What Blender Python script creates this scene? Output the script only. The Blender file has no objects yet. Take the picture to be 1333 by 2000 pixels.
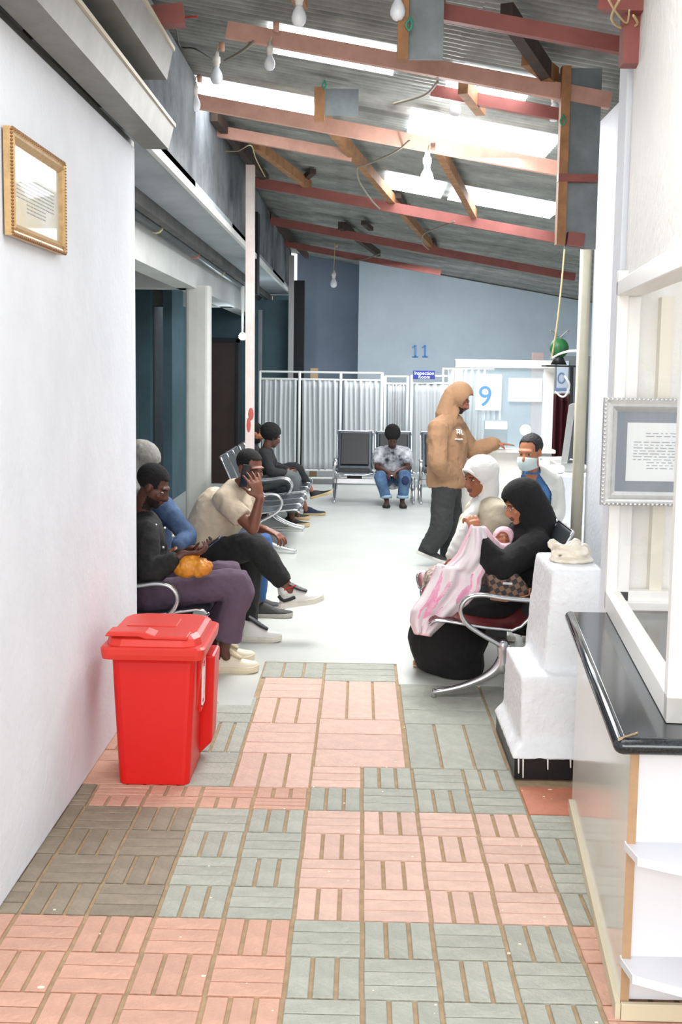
import bpy, bmesh, math, random
from mathutils import Vector, Matrix, noise
random.seed(7)
C = bpy.context.scene.collection
V = Vector
# ------------------------------------------------------------------ camera
FPX, CAMZ = 2166.0, 1.8
PIT, YAW, ROL = math.radians(6), math.radians(0.95), math.radians(0.8)
RM = Matrix.Rotation(YAW, 3, 'Z') @ Matrix.Rotation(math.pi/2-PIT, 3, 'X') @ Matrix.Rotation(ROL, 3, 'Z')
CX, CY = 666.5, 945.13
cd = bpy.data.cameras.new('camera'); cam = bpy.data.objects.new('camera', cd); C.objects.link(cam)
cam.matrix_world = Matrix.Translation((0, 0, CAMZ)) @ RM.to_4x4()
cd.sensor_fit = 'VERTICAL'; cd.sensor_height = 24; cd.lens = FPX*24/2000
cd.shift_y = (CY-1000)/2000.0; cd.clip_start = .05; cd.clip_end = 200
bpy.context.scene.camera = cam
def P(px, py, Y):                      # real point at depth Y along the corridor
    d = RM @ V(((px-CX)/FPX, (CY-py)/FPX, -1)); return V((0, 0, CAMZ)) + d*(Y/d.y)
def F(px, py, z=0.0):                  # real point at height z
    d = RM @ V(((px-CX)/FPX, (CY-py)/FPX, -1)); return V((0, 0, CAMZ)) + d*((z-CAMZ)/d.z)
SL = .17
def RP(px, py, A=3.49):                # real point on the sloping roof plane z = A - .17 x
    d = RM @ V(((px-CX)/FPX, (CY-py)/FPX, -1)); return V((0, 0, CAMZ)) + d*((A-CAMZ)/(d.z+SL*d.x))
# ------------------------------------------------------------------ world and light
sc = bpy.context.scene
sc.view_settings.view_transform = 'Standard'; sc.view_settings.look = 'None'
sc.view_settings.gamma = 1; sc.view_settings.use_curve_mapping = False
sc.view_settings.exposure = 0.64
w = bpy.data.worlds.new('world'); sc.world = w; w.use_nodes = True
w.node_tree.nodes['Background'].inputs[0].default_value = (.93, .96, 1, 1)
w.node_tree.nodes['Background'].inputs[1].default_value = .95
def area(name, loc, rot, sx, sy, e, col=(1, 1, 1)):
    l = bpy.data.lights.new(name, 'AREA'); l.shape = 'RECTANGLE'; l.size = sx; l.size_y = sy; l.energy = e; l.color = col
    o = bpy.data.objects.new(name, l); C.objects.link(o); o.location = loc; o.rotation_euler = rot; return o
area('entrance_daylight', (.1, -2.2, 2.3), (math.radians(78), 0, 0), 3.0, 2.4, 130, (1, .985, .96))
area('roof_daylight', (.3, 8.2, 3.3), (0, 0, 0), 1.6, 2.4, 95, (1, .99, .97))
area('roof_fill_far', (.6, 12.2, 3.1), (0, 0, 0), 1.6, 2.6, 80, (.93, .97, 1))  # added fill lamp under the roof, lifts the far seating
area('roof_fill_end', (1.0, 16.2, 2.9), (math.radians(25), 0, 0), 2.0, 1.6, 75, (.96, .98, 1))  # added fill to brighten the end wall and screens, no skylight above
area('front_roof_daylight', (.2, 2.6, 3.5), (0, 0, 0), 1.6, 1.8, 20, (1, .99, .97))
def point(name, loc, e, r=.05, col=(1, 1, 1)):
    l = bpy.data.lights.new(name, 'POINT'); l.energy = e; l.shadow_soft_size = r; l.color = col
    o = bpy.data.objects.new(name, l); C.objects.link(o); o.location = loc; return o
# ------------------------------------------------------------------ materials
def lin(c): return tuple(((x/255)/12.92 if x/255 <= .04045 else ((x/255+.055)/1.055)**2.4) for x in c)+(1,)
MT = {}
def mat(name, rgb, rough=.6, metal=0, var=0.0, vs=6, rgb2=None, bump=0, bs=60, rnd=0, emit=0, spec=.5, alpha=1, trans=0, sheen=0):
    if name in MT: return MT[name]
    m = bpy.data.materials.new(name); m.use_nodes = True; nt = m.node_tree; N = nt.nodes; L = nt.links
    b = N['Principled BSDF']; c = lin(rgb)
    b.inputs['Base Color'].default_value = c; b.inputs['Roughness'].default_value = rough; b.inputs['Metallic'].default_value = metal
    b.inputs['Specular IOR Level'].default_value = spec; b.inputs['Alpha'].default_value = alpha
    b.inputs['Transmission Weight'].default_value = trans; b.inputs['Sheen Weight'].default_value = sheen
    if emit:
        b.inputs['Emission Color'].default_value = c; b.inputs['Emission Strength'].default_value = emit
    tc = N.new('ShaderNodeTexCoord'); src = None
    if var or rgb2:
        n = N.new('ShaderNodeTexNoise'); n.inputs['Scale'].default_value = vs; n.inputs['Detail'].default_value = 6; n.inputs['Roughness'].default_value = .65
        L.new(tc.outputs['Object'], n.inputs['Vector'])
        r = N.new('ShaderNodeValToRGB'); r.color_ramp.elements[0].position = .35; r.color_ramp.elements[1].position = .65
        c2 = lin(rgb2) if rgb2 else tuple(min(1, x*(1-var)) for x in c[:3])+(1,)
        r.color_ramp.elements[0].color = c2; r.color_ramp.elements[1].color = c
        L.new(n.outputs['Fac'], r.inputs['Fac']); src = r.outputs['Color']
    if rnd:
        oi = N.new('ShaderNodeObjectInfo'); hs = N.new('ShaderNodeHueSaturation')
        mr = N.new('ShaderNodeMapRange'); mr.inputs['To Min'].default_value = 1-rnd; mr.inputs['To Max'].default_value = 1+rnd
        L.new(oi.outputs['Random'], mr.inputs['Value']); L.new(mr.outputs['Result'], hs.inputs['Value'])
        if src: L.new(src, hs.inputs['Color'])
        else: hs.inputs['Color'].default_value = c
        src = hs.outputs['Color']
    if src: L.new(src, b.inputs['Base Color'])
    if bump:
        n2 = N.new('ShaderNodeTexNoise'); n2.inputs['Scale'].default_value = bs; n2.inputs['Detail'].default_value = 5
        L.new(tc.outputs['Object'], n2.inputs['Vector'])
        bp = N.new('ShaderNodeBump'); bp.inputs['Strength'].default_value = bump; bp.inputs['Distance'].default_value = .01
        L.new(n2.outputs['Fac'], bp.inputs['Height']); L.new(bp.outputs['Normal'], b.inputs['Normal'])
    MT[name] = m; return m
WHITE = mat('white_plaster', (232, 236, 242), .75, var=.07, vs=2.5, bump=.35, bs=26)
WARMW = mat('warm_white_plaster', (240, 238, 232), .7, var=.06, vs=3, bump=.9, bs=22)
BLUEW = mat('pale_blue_wall', (184, 198, 208), .8, var=.12, vs=1.2, bump=.15)
GREYW = mat('grey_wall', (128, 136, 142), .85, var=.25, vs=1.5)
TEALW = mat('teal_wall', (74, 100, 110), .8, var=.3, vs=1.3)
DARK = mat('dark_void', (30, 33, 36), .9, var=.3, vs=3)
CONC = mat('beam_paint', (208, 210, 208), .8, var=.12, vs=2)
SOFF = mat('soffit_paint', (172, 180, 186), .8, var=.2, vs=1.6)
FASC = mat('fascia_panel', (142, 148, 152), .8, rgb2=(66, 70, 74), vs=1.1)
SCREED = mat('screed', (206, 208, 202), .32, var=.1, vs=1.7, bump=.04, bs=30)
BED = mat('sand_joint', (182, 156, 124), .95, var=.25, vs=20)
PINK = mat('pink_paver', (220, 184, 168), .68, var=.16, vs=14, bump=.5, bs=55, rnd=.07)
SALM = mat('salmon_paver', (208, 162, 140), .68, var=.16, vs=12, bump=.5, bs=55, rnd=.06)
GREY = mat('grey_paver', (174, 176, 164), .68, var=.2, vs=12, bump=.6, bs=55, rnd=.07)
BRWN = mat('grey_brown_paver', (150, 138, 120), .75, var=.24, vs=10, bump=.5, bs=55, rnd=.08)  # grey-brown tone for the pavers beside the left wall
REDS = mat('red_slab', (206, 128, 98), .6, var=.15, vs=10, bump=.4, bs=40)
SPECK = mat('paint_speck', (236, 226, 200), .6)
RBEAM = mat('red_oxide_steel', (150, 84, 76), .55, var=.25, vs=5)
PBEAM = mat('faded_pink_timber', (208, 160, 142), .6, var=.2, vs=6)
WOOD = mat('brown_timber', (172, 122, 80), .7, var=.4, vs=9)
DWOOD = mat('dark_timber', (74, 58, 50), .8, var=.4, vs=8)
SHEET = mat('corrugated_steel', (168, 170, 164), .5, .25, var=.3, vs=1.6, rgb2=(112, 114, 112))
SHEETG = mat('flashing_steel', (132, 140, 142), .5, .4, var=.35, vs=4)
SKY = mat('translucent_sheet', (246, 250, 255), .4, emit=4.5)
GUT = mat('gutter_steel', (138, 138, 132), .5, .3, var=.25, vs=5)
PIPE = mat('dark_pipe', (74, 82, 84), .4, var=.3, vs=6)
CHROME = mat('chrome', (222, 224, 228), .14, 1)
CASTAL = mat('cast_aluminium', (206, 206, 208), .24, .9)
SEATM = mat('grey_seat_metal', (92, 98, 104), .3, .75, bump=.3, bs=240)
SEATR = mat('maroon_seat_metal', (118, 40, 42), .28, .35, bump=.3, bs=240)
PADB = mat('black_pad', (26, 28, 30), .5, var=.2)
BLK = mat('black_steel', (24, 24, 26), .5)
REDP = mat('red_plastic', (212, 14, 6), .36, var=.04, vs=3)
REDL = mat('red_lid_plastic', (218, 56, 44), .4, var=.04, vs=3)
WPL = mat('white_plastic', (240, 240, 238), .4)
GOLD = mat('gilt_frame', (206, 170, 118), .38, .35, var=.25, vs=40)
GOLDD = mat('gilt_groove', (140, 100, 60), .5, .3)
SILV = mat('silver_frame', (214, 214, 212), .3, .5, var=.1, vs=60)
PAPER = mat('paper', (240, 240, 236), .7)
PAPERY = mat('certificate_paper', (228, 230, 220), .6, rgb2=(224, 208, 168), vs=4)
INK = mat('faint_ink', (150, 152, 158), .8)
NAVY = mat('navy_mount', (62, 72, 92), .6)
BLUEP = mat('blue_paint', (92, 150, 205), .7)
SIGNB = mat('sign_blue', (34, 48, 132), .5)
GRAN = mat('black_granite', (44, 50, 56), .12, rgb2=(16, 19, 22), vs=150)
LAM = mat('cream_laminate', (222, 218, 208), .13, var=.03, vs=2)
LAMW = mat('white_laminate', (214, 214, 218), .3)
EDGE = mat('chipboard_edge', (176, 142, 108), .7, var=.12, vs=30)
KICK = mat('cream_kick', (206, 196, 168), .5)
PVC = mat('white_frame_paint', (240, 238, 232), .35)
BLKT = mat('black_skirting', (24, 27, 30), .35, var=.2)
CURT = mat('white_curtain', (184, 188, 190), .9)
MAROON = mat('maroon_curtain', (84, 22, 32), .85, var=.2)
WSTEEL = mat('white_steel', (216, 218, 216), .4)
BULBG = mat('lit_bulb', (255, 252, 240), .3, emit=14)
BULBD = mat('unlit_bulb', (232, 236, 240), .25)
SOCK = mat('bulb_socket', (226, 222, 214), .5)
CABLE = mat('grey_cable', (140, 132, 116), .6)
CABLEY = mat('cream_cable', (206, 186, 140), .6)
CABLER = mat('red_cable', (190, 60, 52), .6)
GREEN = mat('green_wrap', (44, 120, 62), .5, rgb2=(24, 66, 40), vs=9)
GRN2 = mat('green_wire', (40, 150, 120), .5)
LAMP = mat('lamp_glow', (235, 250, 255), .3, emit=30)
GLASS = mat('window_glass', (230, 240, 245), .03, alpha=.12, spec=.7)
# ------------------------------------------------------------------ mesh builder
def perp(t, side=None):
    t = t.normalized()
    if side is None or abs(t.dot(side.normalized())) > .98:
        side = V((0, 0, 1)) if abs(t.z) < .9 else V((1, 0, 0))
    s = (side - t*side.dot(t)).normalized(); return s, t.cross(s)
def smooth_path(pts, rads, k=4):
    P_, R_ = [], []; n = len(pts)
    for i in range(n-1):
        p0, p1, p2, p3 = pts[max(i-1, 0)], pts[i], pts[i+1], pts[min(i+2, n-1)]
        for j in range(k):
            t = j/k
            P_.append(.5*((2*p1)+(p2-p0)*t+(2*p0-5*p1+4*p2-p3)*t*t+(3*p1-p0-3*p2+p3)*t*t*t))
            a, b = rads[i], rads[i+1]
            R_.append(tuple(x+(y-x)*t for x, y in zip(a, b)))
    P_.append(pts[-1]); R_.append(rads[-1]); return P_, R_
class MB:
    def __init__(s): s.bm = bmesh.new(); s.mi = 0
    def _f(s, vs):
        try: f = s.bm.faces.new(vs); f.material_index = s.mi; return f
        except ValueError: return None
    def hexa(s, p):                    # 8 corners: 4 bottom then 4 top
        v = [s.bm.verts.new(q) for q in p]
        for f in ((3, 2, 1, 0), (4, 5, 6, 7), (0, 1, 5, 4), (1, 2, 6, 5), (2, 3, 7, 6), (3, 0, 4, 7)): s._f([v[i] for i in f])
        return s
    def box(s, x0, x1, y0, y1, z0, z1):
        return s.hexa([(x0, y0, z0), (x1, y0, z0), (x1, y1, z0), (x0, y1, z0), (x0, y0, z1), (x1, y0, z1), (x1, y1, z1), (x0, y1, z1)])
    def cham(s, x0, x1, y0, y1, z0, z1, c):   # box with chamfered top
        s.hexa([(x0, y0, z0), (x1, y0, z0), (x1, y1, z0), (x0, y1, z0), (x0, y0, z1-c), (x1, y0, z1-c), (x1, y1, z1-c), (x0, y1, z1-c)])
        a = [s.bm.verts.new(q) for q in ((x0, y0, z1-c), (x1, y0, z1-c), (x1, y1, z1-c), (x0, y1, z1-c))]
        b = [s.bm.verts.new(q) for q in ((x0+c, y0+c, z1), (x1-c, y0+c, z1), (x1-c, y1-c, z1), (x0+c, y1-c, z1))]
        for i in range(4): s._f([a[i], a[(i+1) % 4], b[(i+1) % 4], b[i]])
        s._f(b); return s
    def bar(s, a, b, w, h, up=V((0, 0, 1))):
        a, b = V(a), V(b); t = b-a; sd, u = perp(t, up); n = sd*h/2; m = u*w/2
        return s.hexa([a-n-m, a-n+m, b-n+m, b-n-m, a+n-m, a+n+m, b+n+m, b+n-m])
    def loft(s, pts, rads, side=None, n=10, dome=True, sm=0, sq=1.0):
        pts = [V(p) for p in pts]; rads = [(r, r) if not isinstance(r, tuple) else r for r in rads]
        if sm: pts, rads = smooth_path(pts, rads, sm)
        rings = []; N = len(pts)
        tang = [(pts[min(i+1, N-1)]-pts[max(i-1, 0)]).normalized() for i in range(N)]
        sd = side
        seq = []
        for i in range(N):
            sv, uv = perp(tang[i], sd)
            if side is None: sd = sv
            seq.append((pts[i], tang[i], sv, uv, rads[i]))
        full = []
        if dome:
            p, t, a, b, r = seq[0]; rm = min(r)
            for k in (.2, .6, .87): full.append((p-t*rm*math.sqrt(1-k*k), a, b, (r[0]*k, r[1]*k)))
        full += [(p, a, b, r) for p, t, a, b, r in seq]
        if dome:
            p, t, a, b, r = seq[-1]; rm = min(r)
            for k in (.87, .6, .2): full.append((p+t*rm*math.sqrt(1-k*k), a, b, (r[0]*k, r[1]*k)))
        for p, a, b, r in full:
            ring = []
            for j in range(n):
                th = 2*math.pi*j/n; c, q = math.cos(th), math.sin(th)
                if sq != 1: c = math.copysign(abs(c)**sq, c); q = math.copysign(abs(q)**sq, q)
                ring.append(s.bm.verts.new(p+a*r[0]*c+b*r[1]*q))
            rings.append(ring)
        for A, B in zip(rings, rings[1:]):
            for j in range(n): s._f([A[j], A[(j+1) % n], B[(j+1) % n], B[j]])
        s._f(rings[0][::-1]); s._f(rings[-1]); return s
    def ell(s, c, ax, r, n=12):        # ellipsoid with axes ax (3 unit vectors) and radii r
        c = V(c); rows = n//2+1; rg = []
        for i in range(1, rows):
            ph = math.pi*i/rows
            rg.append([s.bm.verts.new(c+ax[0]*r[0]*math.sin(ph)*math.cos(2*math.pi*j/n)+ax[1]*r[1]*math.sin(ph)*math.sin(2*math.pi*j/n)+ax[2]*r[2]*math.cos(ph)) for j in range(n)])
        t = s.bm.verts.new(c+ax[2]*r[2]); b = s.bm.verts.new(c-ax[2]*r[2])
        for j in range(n):
            s._f([t, rg[0][j], rg[0][(j+1) % n]]); s._f([b, rg[-1][(j+1) % n], rg[-1][j]])
        for A, B in zip(rg, rg[1:]):
            for j in range(n): s._f([A[j], B[j], B[(j+1) % n], A[(j+1) % n]])
        return s
    def sph(s, c, r, n=12): return s.ell(c, AX, (r, r, r), n)
    def prism(s, poly, a, b):          # polygon (list of points) extruded by vector from a-offset to b-offset
        A = [s.bm.verts.new(V(p)+V(a)) for p in poly]; B = [s.bm.verts.new(V(p)+V(b)) for p in poly]; n = len(poly)
        s._f(A[::-1]); s._f(B)
        for i in range(n): s._f([A[i], A[(i+1) % n], B[(i+1) % n], B[i]])
        return s
    def grid(s, fn, nu, nv):
        g = [[s.bm.verts.new(fn(i/nu, j/nv)) for j in range(nv+1)] for i in range(nu+1)]
        for i in range(nu):
            for j in range(nv): s._f([g[i][j], g[i+1][j], g[i+1][j+1], g[i][j+1]])
        return s
    def mesh(s, name='m'):
        bmesh.ops.recalc_face_normals(s.bm, faces=s.bm.faces[:]); me = bpy.data.meshes.new(name); s.bm.to_mesh(me); s.bm.free(); return me
    def build(s, name, m, parent=None, smooth=False, solid=0, bevel=0):
        return link(name, s.mesh(name), m, parent, smooth, solid, bevel)
AX = (V((1, 0, 0)), V((0, 1, 0)), V((0, 0, 1)))
def link(name, me, m, parent=None, smooth=False, solid=0, bevel=0):
    o = bpy.data.objects.new(name, me); C.objects.link(o)
    if len(me.materials) == 0:
        for q in (m if isinstance(m, (list, tuple)) else [m]): me.materials.append(q)
    if parent is not None:
        o.parent = parent; o.matrix_parent_inverse = parent.matrix_basis.inverted()
    if smooth:
        for p in me.polygons: p.use_smooth = True
    if solid:
        d = o.modifiers.new('s', 'SOLIDIFY'); d.thickness = solid; d.offset = 0
    if bevel:
        d = o.modifiers.new('b', 'BEVEL'); d.width = bevel; d.segments = 2; d.limit_method = 'ANGLE'
    return o
def tag(o, label=None, cat=None, group=None, kind=None):
    if label: o['label'] = label
    if cat: o['category'] = cat
    if group: o['group'] = group
    if kind: o['kind'] = kind
    return o
def thing(name, label, cat, loc=(0, 0, 0), group=None, rz=0):
    o = bpy.data.objects.new(name, None); C.objects.link(o); o.matrix_basis = Matrix.Translation(loc) @ Matrix.Rotation(rz, 4, 'Z')
    o.empty_display_size = .1
    return tag(o, label, cat, group)
def struct(o, label=None): o['kind'] = 'structure'; 
def ST(o, label): o['kind'] = 'structure'; o['label'] = label; return o
def dup(root, M=None, label=None, group=None):
    r = root.copy(); C.objects.link(r)
    if M is not None: r.matrix_basis = M
    if label: r['label'] = label
    if group: r['group'] = group
    for ch in list(root.children):
        c = ch.copy(); C.objects.link(c); c.parent = r
        for g in ch.children:
            d = g.copy(); C.objects.link(d); d.parent = c
    return r
def remesh(mb, vox, it=4, fac=.5):
    me = mb.mesh('tmp'); o = bpy.data.objects.new('tmp', me); C.objects.link(o)
    m = o.modifiers.new('r', 'REMESH'); m.mode = 'VOXEL'; m.voxel_size = vox; m.use_smooth_shade = True
    if it:
        s = o.modifiers.new('s', 'SMOOTH'); s.factor = fac; s.iterations = it
    dg = bpy.context.evaluated_depsgraph_get(); out = bpy.data.meshes.new_from_object(o.evaluated_get(dg))
    bpy.data.objects.remove(o); bpy.data.meshes.remove(me)
    out.materials.clear()
    for p in out.polygons: p.use_smooth = True
    return out
def wrinkle(me, amp, scale, seed=0, stretch=(1, 1, 1)):
    nr = [v.normal.copy() for v in me.vertices]
    for v, n in zip(me.vertices, nr):
        q = V((v.co.x*stretch[0], v.co.y*stretch[1], v.co.z*stretch[2]))*scale+V((seed*7.3, seed*3.1, 0))
        a = noise.noise(q); b = 1-abs(noise.noise(q*1.7+V((5, 2, 1))))*2
        v.co += n*amp*(a*.6+b*.5)
# ================================================================== SETTING
T = .453; X0 = -.195; Y0 = 3.461
XG = lambda i: X0+T*i
# ---- floor
mb = MB()
mb.box(-3.6, 4.2, 6.64, 22, -.1, 0); floor = ST(mb.build('floor', SCREED), 'smooth pale grey floor of the waiting corridor')
fl2 = MB().box(-3.6, -.56, 5.62, 6.64, -.1, 0).box(.245, 4.2, 6.2, 6.64, -.1, 0).build('screed_patch', SCREED, floor)
bed = MB().box(-3.6, 4.2, -1.5, 6.64, -.12, -.009).build('sand_bed', BED, floor)
H_ = {}
def strip_mesh(w_, d_, m):
    k = (round(w_, 3), round(d_, 3), m.name)
    if k not in H_:
        q = MB().cham(-w_/2, w_/2, -d_/2, d_/2, -.022, 0, .0022); H_[k] = q.mesh('strip'); H_[k].materials.append(m)
    return H_[k]
def put_strip(cx_, cy_, w_, d_, m, par):
    me = strip_mesh(w_, d_, m)
    o = bpy.data.objects.new('strip', me); C.objects.link(o); o.parent = par
    o.location = (cx_, cy_, random.uniform(-.0008, .0008)); o.rotation_euler = (random.uniform(-.002, .002), random.uniform(-.002, .002), 0)
def block(par, x0, x1, y0, y1, horiz, m, gv=.0135, gh=.006):
    W, D = x1-x0, y1-y0
    if horiz:
        d = (D-gh*3)/3
        for k in range(3): put_strip((x0+x1)/2, y0+gh/2+d/2+k*(d+gh), W-gv*.6, d, m, par)
    else:
        d = (W-gv*3)/3
        for k in range(3): put_strip(x0+gv/2+d/2+k*(d+gv), (y0+y1)/2, d, D-gh, m, par)
def tile(x0, y0, cols, sx=T, sy=T, half=None):
    base = MB().box(x0+.003, x0+sx-.003, y0+.003, y0+sy-.003, -.04, -.0085).build('paving_tile', BED, floor)
    hx, hy = sx/2, sy/2
    for q, (i, j) in enumerate(((0, 0), (1, 0), (0, 1), (1, 1))):
        if half == 'low' and j == 1: continue
        m = cols[q] if isinstance(cols, (list, tuple)) else cols
        block(base, x0+i*hx+.002, x0+(i+1)*hx-.002, y0+j*hy+.002, y0+(j+1)*hy-.002, (i+j) % 2 == 1, m)
rows = [  # y index -> colours for column index -3..3
    (-2, {-3: SALM, -2: SALM, -1: SALM, 0: GREY, 1: GREY, 2: SALM, 3: SALM}),
    (-1, {-3: SALM, -2: SALM, -1: SALM, 0: GREY, 1: GREY, 2: SALM, 3: SALM}),
    (0, {-3: BRWN, -2: BRWN, -1: [GREY, GREY, GREY, GREY], 0: PINK, 1: PINK, 2: GREY, 3: GREY}),
    (1, {-3: BRWN, -2: [BRWN, BRWN, BRWN, BRWN], -1: GREY, 0: PINK, 1: PINK, 2: GREY, 3: GREY})]
for r, cs in rows:
    for i, m in cs.items():
        if i == -3 and r < 0 and False: continue
        tile(XG(i), Y0+T*r, m)
YR = Y0+2*T   # 4.367
for i, m in {-3: BRWN, -2: SALM, -1: SALM, 0: [GREY, GREY, PINK, GREY], 1: GREY}.items():
    if i >= 0: tile(XG(i), YR, m, T, .50)
    else: tile(XG(i), YR, m, T, .236)
slab = MB().cham(XG(2)+.004, XG(2)+.449, YR+.004, YR+.3, -.03, 0, .003).build('paving_tile', REDS, floor)
YU = YR+.236
def blk(x0, x1, y0, y1, horiz, m):
    b = MB().box(x0+.003, x1-.003, y0+.003, y1-.003, -.04, -.0085).build('paving_tile', BED, floor)
    block(b, x0+.002, x1-.002, y0+.002, y1-.002, horiz, m)
XA = [-1.2, -.98, -.76, -.535, -.19]
for i in range(3):
    for k, (a, b_) in enumerate(((YU, 5.03), (5.03, 5.47), (5.47, 5.62 if i < 2 else 5.9))):
        blk(XA[i], XA[i+1], a, b_, (i+k) % 2 == 0, GREY if i == 2 else SALM)
for k, (a, b_) in enumerate(((YU, 5.03), (5.03, 5.47), (5.47, 5.9), (5.9, 6.3))):
    blk(-.535, -.19, a, b_, k % 2 == 1, PINK)
for a, b_, h in ((YR+.5, 5.55, True), (5.55, 6.25, False)): blk(-.19, .235, a, b_, h, PINK)
for a, b_, h in ((YR+.5, 5.5, False), (5.5, 6.2, True)): blk(.245, .7, a, b_, h, GREY)
for a, b_, h in ((YR+.5, 5.5, True), (5.5, 6.2, False)): blk(.7, 1.12, a, b_, h, GREY)
blk(-.56, -.19, 6.3, 6.63, False, GREY); blk(-.19, .235, 6.25, 6.63, True, GREY)
sp = MB()
for k in range(60):
    x, y = random.uniform(-1.0, .95), random.uniform(2.9, 6.0); r = random.uniform(.0015, .005)
    sp.cham(x-r, x+r, y-r*.7, y+r*.7, -.002, .0012, .0006)
for px, py, r in ((398, 1906, .008), (80, 1928, .012), (1075, 1542, .01), (1063, 1556, .006), (1150, 1545, .008)):
    q = F(px, py); sp.ell(q, AX, (r, r*.6, .002), 8)
tag(sp.build('paint_specks', SPECK, floor), kind='stuff')
# ---- left wall
lw = MB(); lw.hexa([(-1.38, -2, 0), (-1.165, -2, 0), (-1.172, 5.78, 0), (-1.38, 5.78, 0), (-1.38, -2, 2.9), (-1.165, -2, 2.9), (-1.172, 5.78, 2.9), (-1.38, 5.78, 2.9)])
WL = ST(lw.build('wall_left', WHITE, bevel=.008), 'white plastered wall with the gilt frame')
# ---- recess left of the corridor
ST(MB().box(-3.6, -3.45, 5.0, 22, 0, 3.1).build('wall_recess', GREYW), 'grey wall of the side corridor on the left')
ST(MB().box(-3.5, -1.38, 5.0, 5.15, 0, 3.1).build('wall_recess_near', GREYW), 'grey return wall behind the left wall')
ST(MB().box(-3.5, -2.75, 14.5, 14.7, 0, 2.9).box(-2.75, -1.15, 18.6, 18.8, 0, 2.9).build('wall_recess_end', TEALW), 'dark teal partition behind the left columns')
ST(MB().box(-2.62, -2.5, 14.7, 18.6, 0, 2.9).build('wall_partition', TEALW), 'teal side partition in the left corridor')
dd = thing('door_1', 'dark brown doorway in the left corridor', 'door', (-2.3, 16.9, 0)); dd['kind'] = 'structure'
MB().box(-2.46, -1.9, 16.9, 17.0, 0, 2.15).build('door_panel', mat('dark_door', (50, 30, 26), .6, var=.3), dd)
MB().box(-2.5, -2.46, 16.85, 17.05, 0, 2.2).box(-1.9, -1.86, 16.85, 17.05, 0, 2.2).box(-2.5, -1.86, 16.85, 17.05, 2.15, 2.22).build('door_frame', DARK, dd)
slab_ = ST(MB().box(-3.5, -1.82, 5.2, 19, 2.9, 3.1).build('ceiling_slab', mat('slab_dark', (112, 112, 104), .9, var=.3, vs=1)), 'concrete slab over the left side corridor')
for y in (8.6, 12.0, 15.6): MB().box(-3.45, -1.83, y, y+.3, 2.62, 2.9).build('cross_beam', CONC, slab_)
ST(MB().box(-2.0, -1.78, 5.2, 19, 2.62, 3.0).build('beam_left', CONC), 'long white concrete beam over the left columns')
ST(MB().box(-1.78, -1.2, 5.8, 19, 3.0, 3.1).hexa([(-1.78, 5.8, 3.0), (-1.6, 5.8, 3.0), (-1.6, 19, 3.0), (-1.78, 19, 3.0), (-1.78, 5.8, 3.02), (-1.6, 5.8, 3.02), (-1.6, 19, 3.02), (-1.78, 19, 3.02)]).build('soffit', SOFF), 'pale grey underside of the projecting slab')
def column(px0, px1, Y, z1, m, name, label, z0=0):
    a, b = P(px0, 800, Y).x, P(px1, 800, Y).x; w_ = b-a
    o = MB().loft([(a+w_/2, Y+w_/2, z0), (a+w_/2, Y+w_/2, z1)], [w_/2*1.02]*2, side=V((1, 0, 0)), n=20, dome=False, sq=.35).build(name, m, smooth=False)
    return ST(o, label)
column(362, 408, 12.0, 2.65, mat('column_paint', (214, 214, 208), .6, var=.08), 'column', 'white concrete column behind the seated people')
column(503, 511, 18.0, 2.7, GREYW, 'column', 'dark grey column further along the side corridor')
fx = thing('fascia', 'grey blue fascia boards below the left eave', 'fascia'); fx['kind'] = 'structure'
for k, (a, b_) in enumerate(((5.8, 8.05), (8.08, 10.3), (10.33, 12.5), (12.75, 15.0), (15.05, 17.2), (17.25, 19.2))):
    MB().box(-1.225-.02*(k % 2), -1.2-.02*(k % 2), a, b_, 3.02, 3.82-.01*k).build('board', FASC, fx)
MB().box(-1.24, -1.17, 12.5, 12.74, 2.6, 3.5).build('dark_post', DARK, fx)
MB().box(-1.21, -1.18, 5.8, 19.2, 2.985, 3.04).build('edge_strip', mat('bright_edge', (224, 226, 224), .7, var=.1), fx)
pk = thing('thin_post', 'thin pale pink steel post standing beside the empty grey seats', 'post', (P(488, 870, 10.2).x, 10.2, 0))
pk['kind'] = 'structure'
x = P(488, 870, 10.2).x
MB().bar((x, 10.24, 0), (x-.01, 10.24, 3.6), .078, .078, V((0, 1, 0))).build('shaft', mat('pink_post_paint', (216, 210, 206), .5, rgb2=(208, 190, 186), vs=4), pk)
MB().ell((x+.01, 10.2, 1.36), AX, (.026, .004, .06), 10).ell((x-.01, 10.2, 1.26), AX, (.02, .004, .07), 10).build('red_paint_patch', mat('flaked_red', (176, 84, 78), .8), pk)
p2 = P(568, 700, 17.8); ST(MB().box(p2.x-.04, p2.x+.04, 17.8, 17.88, 0, 3.55).build('steel_post', mat('mauve_post', (150, 148, 150), .6)), 'slim mauve grey post above the folding screens')
p2 = P(584, 700, 18.3); ST(MB().box(p2.x-.1, p2.x+.08, 18.3, 18.5, 0, 3.2).build('dark_post', DARK), 'dark post at the far left corner behind the screens')
pp = thing('drain_pipe', 'dark grey drain pipe running along the white beam', 'pipe', (-1.7, 6, 2.9))
MB().loft([(-1.7, 5.8, 2.93), (-1.7, 18.4, 2.93)], [.055]*2, n=12, dome=False).build('pipe_run', PIPE, pp, True)
MB().loft([(-1.7, 11.35, 2.93), (-1.66, 11.35, 3.05), (-1.62, 11.35, 3.18)], [.062, .062, .06], n=12).build('orange_bend', mat('orange_pipe', (196, 104, 62), .5), pp, True)
MB().loft([(-1.64, 11.35, 3.12), (-1.62, 11.35, 3.24)], [.068, .068], n=12).build('black_collar', BLK, pp, True)
for y in (7.0, 9.2, 13.4): MB().loft([(-1.7, y, 2.93), (-1.7, y+.05, 2.93)], [.061]*2, n=12, dome=False).build('clamp', CABLEY, pp)
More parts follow.
